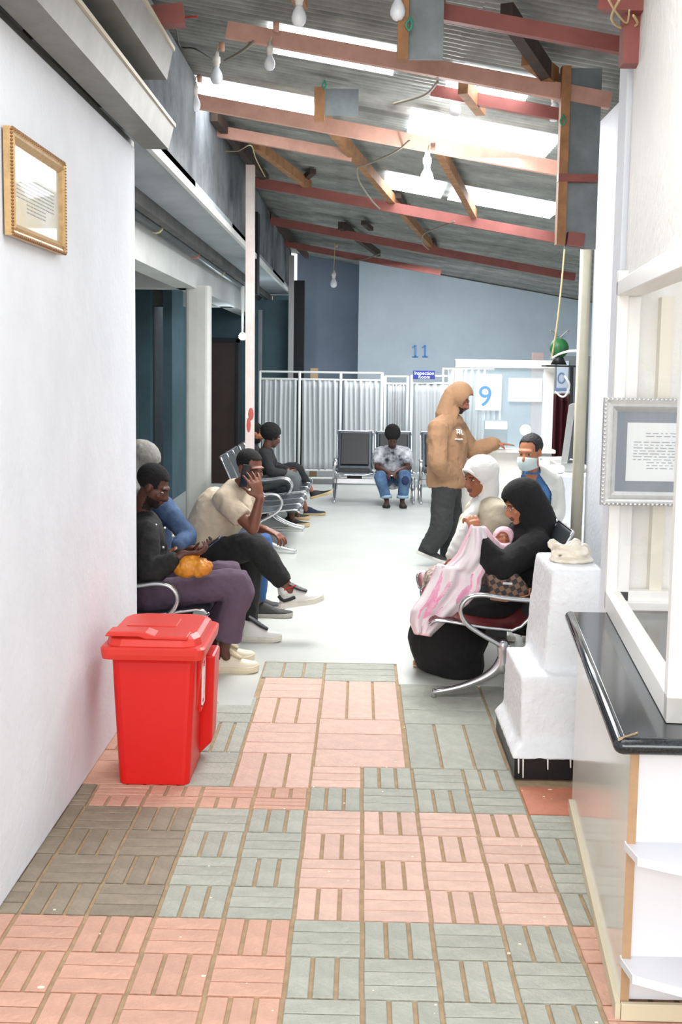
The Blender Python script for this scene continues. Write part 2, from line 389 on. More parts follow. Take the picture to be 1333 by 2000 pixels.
# ---- back walls
bw = MB()
bw.hexa([(-.06, 19.5, 0), (4.2, 19.5, 0), (4.2, 19.7, 0), (-.06, 19.7, 0), (-.06, 19.5, 3.64), (4.2, 19.5, 2.93), (4.2, 19.7, 2.93), (-.06, 19.7, 3.64)])
WB = ST(bw.build('wall_back', BLUEW), 'pale blue end wall with the painted number')
ST(MB().box(-1.2, -.06, 20.6, 20.8, 0, 3.95).build('wall_back_recess', mat('grey_blue_wall', (122, 134, 150), .8, var=.2, vs=1)), 'recessed grey blue wall left of the end wall')  # darker grey-blue than the end wall
ST(MB().box(-3.6, -1.15, 20.0, 20.2, 0, 3.2).build('wall_back_left', TEALW), 'dark far wall of the left corridor')
def text(s, loc, size, m, name, parent=None, rot=(math.pi/2, 0, 0), ext=.002, align='CENTER'):
    c = bpy.data.curves.new(name, 'FONT'); c.body = s; c.size = size; c.extrude = ext; c.align_x = align; c.align_y = 'CENTER'
    o = bpy.data.objects.new(name, c); C.objects.link(o)
    if parent is not None: o.parent = parent; o.matrix_parent_inverse = parent.matrix_basis.inverted()
    o.location = loc; o.rotation_euler = rot
    bpy.context.view_layer.update(); dg = bpy.context.evaluated_depsgraph_get(); me = bpy.data.meshes.new_from_object(o.evaluated_get(dg))
    mwl = o.matrix_local.copy(); mpi = o.matrix_parent_inverse.copy(); bpy.data.objects.remove(o)
    me.materials.clear(); me.materials.append(m); n = bpy.data.objects.new(name, me); C.objects.link(n)
    if parent is not None: n.parent = parent; n.matrix_parent_inverse = mpi
    n.location = loc; n.rotation_euler = rot; return n
for px in (812, 831):
    c_ = P(px, 685, 19.48); MB().box(c_.x-.016, c_.x+.016, 19.47, 19.5, c_.z-.10, c_.z+.10).build('painted_numeral', BLUEP, WB)
    MB().box(c_.x-.05, c_.x+.05, 19.47, 19.5, c_.z-.112, c_.z-.09).hexa([(c_.x-.055, 19.47, c_.z+.045), (c_.x-.01, 19.47, c_.z+.075), (c_.x-.01, 19.5, c_.z+.075), (c_.x-.055, 19.5, c_.z+.045), (c_.x-.055, 19.47, c_.z+.07), (c_.x-.01, 19.47, c_.z+.10), (c_.x-.01, 19.5, c_.z+.10), (c_.x-.055, 19.5, c_.z+.07)]).build('painted_serif', BLUEP, WB)
q = P(829, 732, 16.76)
sg = thing('room_sign', 'small blue sign with white lettering on the screen top', 'sign', q)
a, b_ = P(807, 740, 16.76), P(850, 724, 16.76)
MB().box(a.x, b_.x, 16.74, 16.775, a.z, b_.z).build('plate', SIGNB, sg, bevel=.004)
text('Inspection', (q.x, 16.738, q.z+.022), .072, WPL, 'lettering', sg); text('Room', (q.x, 16.738, q.z-.034), .072, WPL, 'lettering', sg)
# ---- right walls
rw = MB(); AXr = .1   # booth line x = .80+.1*(y-2.98)
bx = lambda y: .80+.125*(y-2.98)
rw.hexa([(bx(-1)+.07, -1, 2.12), (bx(-1)+.25, -1, 2.12), (bx(4.62)+.2, 4.62, 2.16), (bx(4.62)+.07, 4.62, 2.16),
         (bx(-1)+.07, -1, 3.7), (bx(-1)+.25, -1, 3.7), (bx(4.62)+.2, 4.62, 3.2), (bx(4.62)+.07, 4.62, 3.2)])
ST(rw.build('wall_right_upper', WARMW), 'white wall above the reception window')
wr = ST(MB().box(1.06, 1.75, 4.66, 4.8, 0, 3.35).box(1.42, 1.5, 4.8, 6.95, 0, 3.3).build('wall_right', WHITE, bevel=.006), 'white wall behind the right bench')
ST(MB().box(4.2, 4.35, -1, 20, 0, 3.4).build('wall_far_right', WHITE), 'outer wall on the right beyond the booth')
ST(MB().box(1.36, 4.2, 4.8, 4.9, 0, 3.3).build('wall_reception_end', WARMW), 'white wall closing the reception')
cc = MB(); cxx = P(1140, 700, 6.9).x
cc.loft([(cxx+.01, 6.98, 0), (cxx+.01, 6.98, 2.66)], [.034]*2, side=V((1, 0, 0)), n=16, dome=False, sq=.5)
ST(cc.build('column', mat('cream_column', (206, 202, 182), .6, var=.12, vs=4), smooth=True), 'slim cream column at the end of the right wall')
# half walls
ST(MB().box(1.5, 1.95, 8.5, 10.4, 0, 1.0).build('wall_low', WHITE, bevel=.015), 'white low wall right of the booth')
ST(MB().box(1.5, 2.2, 7.1, 8.5, 0, .62).build('wall_low', WHITE, bevel=.015), 'lower white plinth behind the seated nurse')
# ================================================================== ROOF
ce = thing('ceiling', 'corrugated steel roof with timber and red steel beams', 'roof'); ce['kind'] = 'structure'
wm = MB(); wm.grid(lambda u, v: V((u*2.02, v*.78, .011*math.cos(v*.78/.0762*2*math.pi))), 1, 82); wme = wm.mesh('sheet'); wme.materials.append(SHEET)
for p in wme.polygons: p.use_smooth = True
ang = math.atan(SL)
def roofM(x, y, A): return Matrix.Translation((x, y, A-SL*x)) @ Matrix.Rotation(ang, 4, 'Y')
for j in range(23):
    for i in range(3):
        x = -1.42+i*1.93; y = 3.6+j*.745
        if x > 1.6 and y < 6.2: continue
        o = bpy.data.objects.new('roof_sheet', wme); C.objects.link(o); o.parent = ce
        o.matrix_basis = roofM(x, y, 3.67+.004*((i+j) % 2)+random.uniform(-.003, .003))
for x0, x1, y0, y1 in ((-.57, .18, 6.58, 7.12), (.5, 1.0, 6.68, 7.2), (-1.3, -.36, 8.2, 8.85), (.32, 1.38, 7.98, 8.66), (.2, .78, 10.62, 11.4), (.84, 1.88, 10.62, 11.4)):
    g = MB(); g.grid(lambda u, v: V((u*(x1-x0), v*(y1-y0), .011*math.cos(v*(y1-y0)/.0762*2*math.pi))), 1, 70)
    o = g.build('skylight_sheet', SKY, ce, True); o.matrix_parent_inverse = Matrix(); o.matrix_basis = roofM(x0, y0, 3.635)
def rbar(a, b, w_, h_, m, name='roof_beam', A=3.49, par=None):
    p, q = RP(*a, A), RP(*b, A); return MB().bar(p, q, w_, h_).build(name, m, par or ce, bevel=.004)
def xbar(y, x0, x1, A, w_, h_, m, name='roof_beam'):
    return MB().bar((x0, y, A-SL*x0), (x1, y, A-SL*x1), w_, h_).build(name, m, ce)
xbar(5.25, .15, 1.22, 3.47, .045, .07, RBEAM)
xbar(6.18, -.75, 1.32, 3.47, .045, .085, PBEAM)
xbar(6.98, .4, 1.4, 3.55, .05, .07, RBEAM)
xbar(8.15, -1.3, 1.5, 3.47, .05, .10, PBEAM)
xbar(9.4, -1.35, -.1, 3.52, .05, .09, PBEAM)
xbar(11.5, -1.25, 2.1, 3.47, .05, .10, RBEAM)
xbar(14.6, -1.2, 2.75, 3.47, .05, .10, RBEAM)
xbar(17.3, -1.2, 1.2, 3.47, .05, .09, RBEAM)
for x, y, dx, dy in ((-.6, 11.5, .1, -.25), (.35, 11.5, .1, .5), (-.25, 14.6, .1, .5), (.9, 14.6, .15, .9), (.1, 14.6, -.1, -.4)):
    MB().bar((x, y, 3.6-SL*x), (x+dx, y+dy*1.6, 3.6-SL*x), .06, .05).build('rafter_stub', DWOOD, ce)
for a, b_, m in (((640, 240), (852, 490), WOOD), ((855, 285), (926, 418), WOOD), ((500, 282), (604, 362), WOOD), ((418, 225), (520, 350), DWOOD),
                 ((990, 25), (1085, 165), DWOOD), ((1030, 110), (1082, 150), WOOD), ((905, 168), (940, 212), WOOD), ((820, 0), (860, 22), WOOD), ((525, 420), (600, 500), DWOOD), ((665, 440), (740, 495), DWOOD),
                 ((590, 0), (560, -60), WOOD), ((240, 70), (340, 265), DWOOD), ((1110, 360), (1160, 470), DWOOD)):
    p, q = RP(*a, 3.55), RP(*b_, 3.55); MB().bar(p, q, .06, .09).build('rafter', m, ce)
# hanging timber posts with grey flashing sheets
for n_, (px0, px1, py1, pxs, Y) in enumerate(((1086, 1103, 478, 1166, 6.15), (776, 797, 118, 866, 5.0), (614, 634, 236, 700, 7.6))):
    a, b_, c_ = P(px0, py1, Y), P(px1, py1, Y), P(pxs, py1, Y); zt = 3.6-SL*b_.x
    t = MB().box(a.x, b_.x, Y-.03, Y+.04, a.z, zt).build('hanging_post', WOOD, ce)
    MB().box(b_.x+.003, c_.x, Y+.02, Y+.03, a.z-.02+.03*n_, zt).build('flashing', SHEETG, ce)
    if n_ == 0:
        MB().bar(P(1090, 348, Y-.01), P(1166, 349, Y-.01), .05, .04).bar(P(1108, 466, Y-.01), P(1140, 470, Y-.01), .06, .07).build('bracket', RBEAM, ce)
    g = P(pxs-66, py1-70 if n_ else 236, Y-.04)
    MB().loft([g+V((.0, 0, .03)), g+V((.012, -.01, 0)), g+V((0, 0, -.025)), g+V((-.014, 0, 0)), g+V((0, 0, .02))], [.005]*5, n=6, sm=3).build('tie_wire', GRN2, ce, True)
# corner bracket upper right
q0, q1 = P(1212, 130, 4.5), P(1246, 130, 4.5)
MB().box(q0.x, q1.x, 4.45, 4.53, q0.z, 3.5).build('corner_post', RBEAM, ce); MB().bar(P(1180, 2, 4.5), P(1340, 6, 4.3), .08, .08).build('roof_beam', RBEAM, ce)
# left gutters and eave
def gutter(name, x, z, w_, h_, y0, y1, lab):
    g = thing(name, lab, 'gutter', (x, y0, z)); g['kind'] = 'structure'
    MB().prism([(x, 0, z), (x+w_, 0, z), (x+w_+.03, 0, z+h_), (x+w_+.018, 0, z+h_), (x+w_-.01, 0, z+.012), (x+.01, 0, z+.012), (x-.018, 0, z+h_), (x-.03, 0, z+h_)], (0, y0, 0), (0, y1, 0)).build('trough', GUT, g)
    MB().bar((x+w_+.03, y0, z+h_), (x+w_+.03, y1, z+h_), .018, .018).build('lip', mat('gutter_lip', (214, 206, 186), .4, .3), g)
    return g
gutter('gutter', -1.15, 2.915, .13, .12, 2.0, 5.9, 'grey metal gutter along the top of the left wall')
gutter('gutter', -1.06, 3.14, .12, .14, 2.0, 5.4, 'second metal trough above the left gutter')
MB().box(-1.6, -1.2, 2.0, 5.9, 2.905, 2.95).build('trim_1', GUT)['kind'] = 'structure'
ST(MB().box(-1.62, -1.55, 2.0, 20, 2.9, 3.9).build('eave_board_left', mat('eave_dark', (96, 96, 94), .9, var=.4, vs=3)), 'dark gap board closing the roof on the left')
for y in (3.4, 4.4, 5.3): MB().bar((-1.5, y, 3.35), (-.85, y+.05, 3.42), .08, .09).build('eave_bracket', RBEAM, ce)
for y in (3.9, 4.9): MB().bar((-1.45, y, 3.2), (-1.0, y+.4, 3.6), .05, .05).build('strut', DWOOD, ce)
# cables
def cable(pts, m, lab, r=.006, A=3.42):
    pp_ = [RP(x_, y_, A) for x_, y_ in pts]
    o = MB().loft(pp_, [r]*len(pp_), n=6, sm=5).build('cable', m, None, True); return tag(o, lab, 'cable', 'loose cables under the roof')
cable([(800, 275), (770, 298), (715, 322), (698, 328), (702, 355), (725, 390), (742, 408)], CABLE, 'grey cable looping below the beams by the lit bulb', .009)
cable([(888, 433), (850, 447), (827, 458), (826, 475), (838, 487)], CABLE, 'short grey cable hooked over the far rafter', .009)
cable([(855, 160), (830, 185), (770, 203)], CABLE, 'grey cable below the upper skylight', .009)
cable([(495, 82), (470, 102), (440, 118)], CABLE, 'grey cable near the unlit upper bulb', .009)
cable([(150, 92), (200, 80), (255, 62)], CABLEY, 'cream wire across the left gutters', .005, 3.3)
cable([(152, 105), (190, 92), (225, 96), (262, 72)], CABLEY, 'cream wire crossing below the first one at the gutters', .005, 3.28)
cable([(165, 130), (220, 125), (290, 124)], CABLEY, 'cream wire along the lower end of the troughs', .005, 3.26)
cable([(280, 20), (310, 40), (350, 35), (385, 32)], CABLER, 'thin red wire at the upper left beams', .005, 3.3)
cable([(220, 130), (232, 138), (248, 150)], CABLER, 'thin red wire hanging above the left trough', .007, 3.3)
cable([(300, 45), (340, 52), (352, 90), (380, 95), (415, 115)], BLK, 'thin black wire tangled near the upper left', .004, 3.3)
cable([(440, 295), (465, 295), (490, 284), (500, 310), (518, 345)], CABLEY, 'cream wire drooping above the side fascia', .005, 3.45)
cable([(655, 500), (700, 508), (745, 495)], CABLE, 'grey wire sagging before the end wall', .01, 3.42)
cable([(1210, 0), (1195, 35), (1215, 55), (1245, 48), (1238, 30)], CABLEY, 'yellow wires knotted at the upper right corner', .005, 3.3)
cable([(1190, 0), (1205, 25), (1225, 45), (1230, 20)], CABLEY, 'cream wires dangling from the upper right bracket', .004, 3.3)
q = [P(1105, 470, 9.5), P(1097, 560, 9.5), P(1088, 640, 9.6), P(1078, 700, 9.8)]
tag(MB().loft(q, [.008]*4, n=6, sm=4).build('cable', CABLEY, None, True), 'long cream cord hanging down to the booth corner', 'cable', 'loose cables under the roof')
# bulbs
def bulb(px, pyb, Y, lab, on=False, s=1.0, ptop=None):
    p = P(px, pyb, Y); zt = 3.42-SL*p.x if ptop is None else P(px, ptop, Y).z
    t = thing('light_bulb', lab, 'bulb', (p.x, p.y, p.z), 'light bulbs hanging from the beams')
    prof = [(0, .0), (.022, .004), (.034, .022), (.037, .042), (.032, .065), (.020, .088), (.014, .102)]
    MB().loft([(p.x, p.y, p.z+z*s) for r, z in prof], [max(r, .004)*s for r, z in prof], n=14, dome=False).build('glass', BULBG if on else BULBD, t, True)
    MB().loft([(p.x, p.y, p.z+z*s) for z in (.098, .12, .122, .155, .16, .185)], [x*s for x in (.017, .019, .023, .023, .016, .012)], n=12, dome=False).build('socket', SOCK, t, True)
    MB().loft([(p.x, p.y, p.z+.18*s), (p.x+.01, p.y, max(zt, p.z+.22*s))], [.004, .004], n=6, dome=False).build('cord', CABLEY, t)
    MB().loft([(p.x+.02, p.y-.02, max(zt, p.z+.24)-.02), (p.x+.05, p.y-.02, max(zt, p.z+.24)-.02)], [.026, .03], n=12, dome=False).build('conduit_box', PBEAM, t, True)
    if on: point('bulb_light', (p.x, p.y, p.z-.03), on)
    return t
bulb(834, 364, 7.9, 'glowing bulb below the lower skylight', 26, 1.25)
bulb(889, 228, 7.2, 'pale bulb before the middle right skylight', 0, 1.05)
bulb(527, 138, 6.1, 'small unlit bulb under the second beam', 0, .8)
bulb(584, 52, 5.3, 'bulb at the top in front of the longest skylight', 0, .95)
bulb(423, 165, 7.0, 'bulb in front of the left skylight', 0, 1.05)
bulb(381, 218, 8.0, 'bulb at the left end of the pink beam', 0, 1.1)
bulb(1083, 238, 7.0, 'bulb beside the right hanging timber post', 0, 1.1)
bulb(777, 40, 4.95, 'bulb beside the top hanging timber post', 0, .9)
bulb(652, 562, 15.5, 'small far bulb above the recessed blue wall', 0, 1.3)
for px, py, Y, lab in ((474, 657, 15.5, 'bright round lamp in the dark side corridor'), (529, 689, 19.3, 'smaller lamp at the far end of the side corridor')):
    p = P(px, py, Y); t = thing('corridor_lamp', lab, 'lamp', p, 'lamps in the side corridor')
    MB().sph(p, .052).build('globe', LAMP, t, True); MB().loft([p+V((0, 0, .04)), (p.x, p.y, 2.9 if px < 500 else 3.0)], [.012, .03], n=8, dome=False).build('stem', WPL, t)
    point('lamp_light', p-V((0, .1, .05)), 7, .05, (.8, .93, 1))
#@@PART2
# ================================================================== LEFT WALL PICTURE
def frame_on(name, lab, c, ux, uz, nrm, W, H, fw, m_out, m_groove, m_paper, mount=0, notch=30, cat='picture frame'):
    t = thing(name, lab, cat, c)
    def pt(a, b, d): return c+ux*a+uz*b+nrm*d
    for (a0, b0, a1, b1) in ((-1, 1, 1, 1), (1, 1, 1, -1), (1, -1, -1, -1), (-1, -1, -1, 1)):
        mb = MB(); o0, o1 = V((a0*W/2, b0*H/2, 0)), V((a1*W/2, b1*H/2, 0)); i0, i1 = V((a0*(W/2-fw), b0*(H/2-fw), 0)), V((a1*(W/2-fw), b1*(H/2-fw), 0))
        prof = [(0, 0), (0, .022), (.18, .03), (.3, .022), (.45, .02), (.6, .03), (.75, .022), (1, .012), (1, 0)]
        A, B = [], []
        for k, d in prof:
            u_ = o0.lerp(i0, k); v_ = o1.lerp(i1, k); A.append(mb.bm.verts.new(pt(u_.x, u_.y, d))); B.append(mb.bm.verts.new(pt(v_.x, v_.y, d)))
        for k in range(len(prof)-1): mb._f([A[k], B[k], B[k+1], A[k+1]])
        r = mb.build('moulding', m_out, t, False)
        bd = MB(); n_ = notch
        for k in range(n_):
            f = (k+.5)/n_; e = o0.lerp(o1, f).lerp(i0.lerp(i1, f), .10); p = pt(e.x, e.y, .026); dr = (ux*(o1-o0).normalized().x+uz*(o1-o0).normalized().y)
            bd.ell(p, (dr, nrm, dr.cross(nrm)), ((o1-o0).length/n_*.42, .006, .007), 6)
        tag(bd.build('beading', m_groove, r, True), kind='stuff')
    iw, ih = W/2-fw, H/2-fw
    def quad(a0, a1, b0, b1, d, m, nm, th=.002, par=t):
        return MB().hexa([pt(a0, b0, d-th), pt(a1, b0, d-th), pt(a1, b1, d-th), pt(a0, b1, d-th), pt(a0, b0, d), pt(a1, b0, d), pt(a1, b1, d), pt(a0, b1, d)]).build(nm, m, par)
    if mount: quad(-iw, iw, -ih, ih, .006, NAVY, 'mount'); pw, ph = iw-mount, ih-mount
    else: pw, ph = iw, ih
    pap = quad(-pw, pw, -ph, ph, .009, m_paper, 'certificate', .002)
    tx = MB()
    for k in range(13):
        b = ph*(.62-.1*k); a = pw*(.45 if k in (0, 1) else .8 if k < 10 else .4); y = b
        if k == 2: continue
        x = -a
        while x < a:
            L = random.uniform(.01, .04)*W*2; x2 = min(x+L, a)
            tx.hexa([pt(x, y, .0092), pt(x2, y, .0092), pt(x2, y+.004, .0092), pt(x, y+.004, .0092), pt(x, y, .0098), pt(x2, y, .0098), pt(x2, y+.004, .0098), pt(x, y+.004, .0098)]); x = x2+.008
    tag(tx.build('print_lines', INK, pap), kind='stuff')
    quad(-iw, iw, -ih, ih, .014, GLASS, 'glass', .001)
    return t
frame_on('picture_frame', 'gilt framed certificate hanging on the left white wall', V((-1.163, 3.97, 2.385)), V((0, 1, 0)), V((0, .0, 1)), V((1, 0, 0)), .66, .345, .045, GOLD, GOLDD, PAPERY)
frame_on('certificate_frame', 'silver framed certificate with navy mount inside the reception window', P(1288, 883, 4.40)+V((.003, 0, 0)), V((1, 0, 0)), V((0, 0, 1)), V((0, -1, 0)), (.46), .425, .055, SILV, SILV, PAPER, .042, 26)
# ================================================================== RECEPTION COUNTER
e0, e1 = V((.757, 2.95, 0)), V((.90, 4.42, 0)); dv = (e1-e0).normalized(); nv = V((-dv.y, dv.x, 0))   # nv points to the corridor
rc = thing('reception_counter', 'cream laminate reception counter with black granite top', 'counter', (e0.x, e0.y, 0))
def slabv(a, b, off0, off1, z0, z1): # box along the counter line between offsets (positive towards the corridor)
    return [V((a.x, a.y, z0))+nv*off0, V((b.x, b.y, z0))+nv*off0, V((b.x, b.y, z0))+nv*off1, V((a.x, a.y, z0))+nv*off1,
            V((a.x, a.y, z1))+nv*off0, V((b.x, b.y, z1))+nv*off0, V((b.x, b.y, z1))+nv*off1, V((a.x, a.y, z1))+nv*off1]
MB().hexa(slabv(e0+dv*.002, e1, -.02, .004, .03, .78)).build('side_panel', LAM, rc)
MB().hexa(slabv(e0, e0+dv*.002, -.02, .004, .03, .78)).build('panel_edge', EDGE, rc)
MB().hexa(slabv(e0-dv*.012, e1, .004, .018, 0, .045)).build('kick_strip', KICK, rc)
x0 = e0.x
MB().box(x0+.012, 1.6, 2.965, 2.985, .045, .78).build('front_panel', LAMW, rc)
MB().box(x0-.004, 1.6, 2.93, 2.945, 0, .05).build('kick_strip', KICK, rc, bevel=.002)
def shelf(z):
    pts = [(x0-.006, 2.97), (x0-.006, 2.95), (x0+.005, 2.865)]
    for k in range(1, 15):
        t = k/14; a = math.pi/2*t
        pts.append((x0+.005+.62*math.sin(a*.9), 2.865-.30*math.sin(a)*(1-.25*t)))
    pts += [(1.6, 2.62), (1.6, 2.97)]
    s = MB().prism([(x, y, 0) for x, y in pts], (0, 0, z-.024), (0, 0, z)).build('shelf', LAMW, rc, bevel=.002)
    eb = MB(); 
    for (xa, ya), (xb, yb) in zip(pts[2:-2], pts[3:-1]): eb.bar((xa, ya-.001, z-.012), (xb, yb-.001, z-.012), .002, .022)
    eb.build('edge_band', WPL, s)
shelf(.505); shelf(.172)
top = MB(); ctop = lambda z: [(e0.x-.045, 2.895, z), (1.75, 2.895, z), (1.75, 4.47, z), (e1.x-.03, 4.47, z)]
gt = MB().prism([V(p) for p in ctop(0)], (0, 0, .782), (0, 0, .822)).build('worktop', GRAN, rc, bevel=.012)
MB().loft([(e0.x-.04, 2.905, .80), (e1.x-.028, 4.465, .80)], [.023]*2, n=14).build('bullnose', GRAN, gt, True)
MB().loft([(e0.x-.038, 2.902, .80), (1.75, 2.902, .80)], [.023]*2, n=14).build('bullnose', GRAN, gt, True)
MB().bar((e0.x-.055, 2.885, .822), (e0.x+.01, 2.94, .8235), .003, .006).build('joint', BED, gt)
# booth window frame standing on the counter
rw_ = thing('reception_window', 'white framed reception window standing on the granite worktop', 'window', (.95, 3.6, .82)); rw_['kind'] = 'structure'
bn, bf = V((.868, 3.03, 0)), V((1.025, 4.55, 0)); bd_ = (bf-bn).normalized(); bs_ = V((bd_.y, -bd_.x, 0))
def fb(a, b, z0, z1, w_=.06): # frame box along booth line
    p = [a, b, b+bs_*w_, a+bs_*w_]; return [V((q.x, q.y, z0)) for q in p]+[V((q.x, q.y, z1)) for q in p]
MB().hexa(fb(bn, bn+bd_*.05, .823, 2.2, .14)).build('post', PVC, rw_, bevel=.004)
MB().hexa(fb(bf-bd_*.05, bf, .823, 2.2, .045)).build('post', PVC, rw_, bevel=.004)
MB().hexa(fb(bn, bf, .823, .90)).build('bottom_rail', PVC, rw_, bevel=.004)
a_ = V((bn.x, bn.y, 0))-bd_*1.6
MB().hexa([V((q.x, q.y, 2.07+(.03 if i_ in (1, 2) else 0))) for i_, q in enumerate((a_, bf, bf+bs_*.1, a_+bs_*.1))]+[V((q.x, q.y, 2.16)) for q in (a_, bf, bf+bs_*.1, a_+bs_*.1)]).build('top_rail', PVC, rw_, bevel=.004)
# frontal end frame
ex = 1.06
MB().box(ex, ex+.06, 4.52, 4.58, .823, 2.1).build('jamb', PVC, rw_, bevel=.004)
MB().box(ex, 1.75, 4.52, 4.58, .823, .90).box(ex+.03, 1.75, 4.49, 4.52, .823, .86).build('sill_rail', PVC, rw_, bevel=.004)
MB().box(ex+.15, ex+.2, 4.55, 4.60, .90, 2.1).build('inner_strip', mat('cream_strip', (232, 224, 206), .5), rw_)
MB().box(ex+.06, 1.75, 4.60, 4.64, .80, 2.2).build('backing_panel', WARMW, rw_)
MB().hexa([V((q.x, q.y, .90)) for q in (bn+bd_*.05+bs_*.03, bf-bd_*.1+bs_*.03, bf-bd_*.1+bs_*.034, bn+bd_*.05+bs_*.034)]+[V((q.x, q.y, 2.08)) for q in (bn+bd_*.05+bs_*.03, bf-bd_*.1+bs_*.03, bf-bd_*.1+bs_*.034, bn+bd_*.05+bs_*.034)]).build('pane', mat('clear_pane', (245, 248, 250), .02, alpha=.06, spec=.6), rw_)
# ================================================================== PLASTERED PILLAR
pl = MB()
def tap(mb, x0, x1, y0, y1, z0, X0_, X1_, Y0_, Y1_, z1): return mb.hexa([(x0, y0, z0), (x1, y0, z0), (x1, y1, z0), (x0, y1, z0), (X0_, Y0_, z1), (X1_, Y0_, z1), (X1_, Y1_, z1), (X0_, Y1_, z1)])
tap(pl, .735, 1.16, 4.79, 5.42, .0, .742, 1.14, 4.86, 5.40, .435)
tap(pl, .845, 1.14, 4.93, 5.5, .40, .885, 1.12, 4.98, 5.48, .90)
tap(pl, .685, 1.19, 4.74, 5.42, .095, .735, 1.16, 4.80, 5.42, .15)
me = remesh(pl, .014, 6); wrinkle(me, .004, 14, 3); wrinkle(me, .003, 40, 4)
pil = thing('stepped_pillar', 'squat white plastered stepped pillar at the end of the right bench', 'pillar', (.95, 5.1, 0))
link('plaster_body', me, mat('pillar_plaster', (238, 240, 242), .6, var=.05, bump=.8, bs=35), pil)
MB().box(.705, 1.2, 4.755, 5.42, 0, .10).build('black_plinth', BLKT, pil, bevel=.004)
dr = MB()
for x_, l_ in ((.722, .07), (.742, .09), (.85, .05), (.95, .04)): dr.loft([(x_, 4.752, .10), (x_+.002, 4.75, .10-l_)], [.004, .003], n=6)
dr.build('paint_drips', PAPER, pil, True)
# crumpled bag on the pillar
cb = thing('plastic_bag', 'crumpled cream plastic bag coiled on top of the white pillar', 'bag', (1.0, 5.2, .90))
cm = MB(); pts = []
for k in range(26):
    a = k/25*math.pi*3.6; r = .07+.02*math.sin(k*1.7); pts.append(V((1.005+r*math.cos(a)*1.1, 5.22+r*.8*math.sin(a), .925+.0022*k+.01*math.sin(k*2.3))))
cm.loft(pts, [.020+.008*math.sin(k*1.3) for k in range(26)], n=8); cm.ell((1.01, 5.2, .912), AX, (.11, .09, .018), 12)
me = remesh(cm, .006, 2); wrinkle(me, .004, 22, 5); link('bag', me, mat('bag_plastic', (226, 214, 190), .35, rgb2=(244, 238, 226), vs=20), cb)
# ================================================================== RED BIN
bn_ = thing('pedal_bin', 'bright red plastic waste bin against the left wall', 'bin', (-.87, 4.85, 0))
def rrect(x0, x1, y0, y1, z, r=.03, n=4):
    out = []
    for (cx_, cy_, a0) in ((x1-r, y0+r, -90), (x1-r, y1-r, 0), (x0+r, y1-r, 90), (x0+r, y0+r, 180)):
        for k in range(n+1):
            a = math.radians(a0+90*k/n); out.append(V((cx_+r*math.cos(a), cy_+r*math.sin(a), z)))
    return out
def stack(rings, cap=True):
    mb = MB(); vs = [[mb.bm.verts.new(p) for p in r] for r in rings]; n = len(vs[0])
    for A, B in zip(vs, vs[1:]):
        for j in range(n): mb._f([A[j], A[(j+1) % n], B[(j+1) % n], B[j]])
    mb._f(vs[0][::-1]); mb._f(vs[-1]); return mb
R0 = [(-1.015, -.715, 4.60, 4.98, .0, .03), (-1.02, -.712, 4.6, 4.985, .02, .035), (-1.045, -.695, 4.62, 5.06, .40, .035), (-1.052, -.690, 4.625, 5.08, .53, .035), (-1.056, -.686, 4.62, 5.085, .555, .035)]
bmb = stack([rrect(a, b, c_, d, z, r) for a, b, c_, d, z, r in R0])
body = link('body', bmb.mesh('body'), REDP, bn_, False, 0, .004)
for p in body.data.polygons: p.use_smooth = False
# wheel recess / rear leg on the right flank
MB().hexa([(-.725, 4.90, .02), (-.655, 4.90, .09), (-.655, 5.04, .09), (-.725, 5.04, .02), (-.70, 4.88, .50), (-.64, 4.88, .50), (-.64, 5.08, .50), (-.70, 5.08, .50)]).build('rear_flank', REDP, bn_, bevel=.012)
MB().hexa([(-.728, 4.72, .28), (-.698, 4.72, .28), (-.698, 4.86, .28), (-.728, 4.86, .28), (-.70, 4.70, .54), (-.672, 4.70, .54), (-.672, 4.87, .54), (-.70, 4.87, .54)]).build('side_rib', REDP, bn_, bevel=.008)
lr = [(-1.088, -.652, 4.585, 5.11, .553, .035), (-1.092, -.648, 4.58, 5.115, .575, .04), (-1.094, -.646, 4.578, 5.118, .598, .04), (-1.085, -.655, 4.586, 5.11, .606, .045)]
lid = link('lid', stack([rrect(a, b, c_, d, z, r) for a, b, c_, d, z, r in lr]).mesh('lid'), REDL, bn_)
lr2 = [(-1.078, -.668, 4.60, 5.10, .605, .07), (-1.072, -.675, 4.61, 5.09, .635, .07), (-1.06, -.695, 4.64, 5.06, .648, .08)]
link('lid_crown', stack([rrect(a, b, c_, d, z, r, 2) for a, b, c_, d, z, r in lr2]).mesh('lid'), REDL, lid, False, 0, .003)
MB().prism([(-1.075, 0, .648), (-.93, 0, .648), (-.90, 0, .638), (-.72, 0, .636), (-.72, 0, .652), (-.86, 0, .654), (-.90, 0, .668), (-.95, 0, .671), (-1.06, 0, .668)], (0, 4.605, 0), (0, 4.70, 0)).build('pedal_hood', REDL, lid, bevel=.004)
MB().box(-1.02, -.80, 4.80, 4.95, .646, .652).build('raised_mark', REDL, lid, bevel=.002)
st = MB()
def sidept(y, z): return V((-.6815-.012*(0.5-z)*1.6+.0, y, z))
for (y0, y1, z0, z1) in ((4.765, 4.845, .30, .305), (4.765, 4.845, .50, .505), (4.765, 4.77, .30, .505), (4.84, 4.845, .30, .505), (4.785, 4.80, .33, .45), (4.805, 4.825, .33, .41), (4.80, 4.812, .43, .47), (4.79, 4.825, .345, .36)):
    st.hexa([sidept(y0, z0), sidept(y1, z0), sidept(y1, z1), sidept(y0, z1)]+[sidept(y0, z0)+V((.006, 0, 0)), sidept(y1, z0)+V((.006, 0, 0)), sidept(y1, z1)+V((.006, 0, 0)), sidept(y0, z1)+V((.006, 0, 0))])
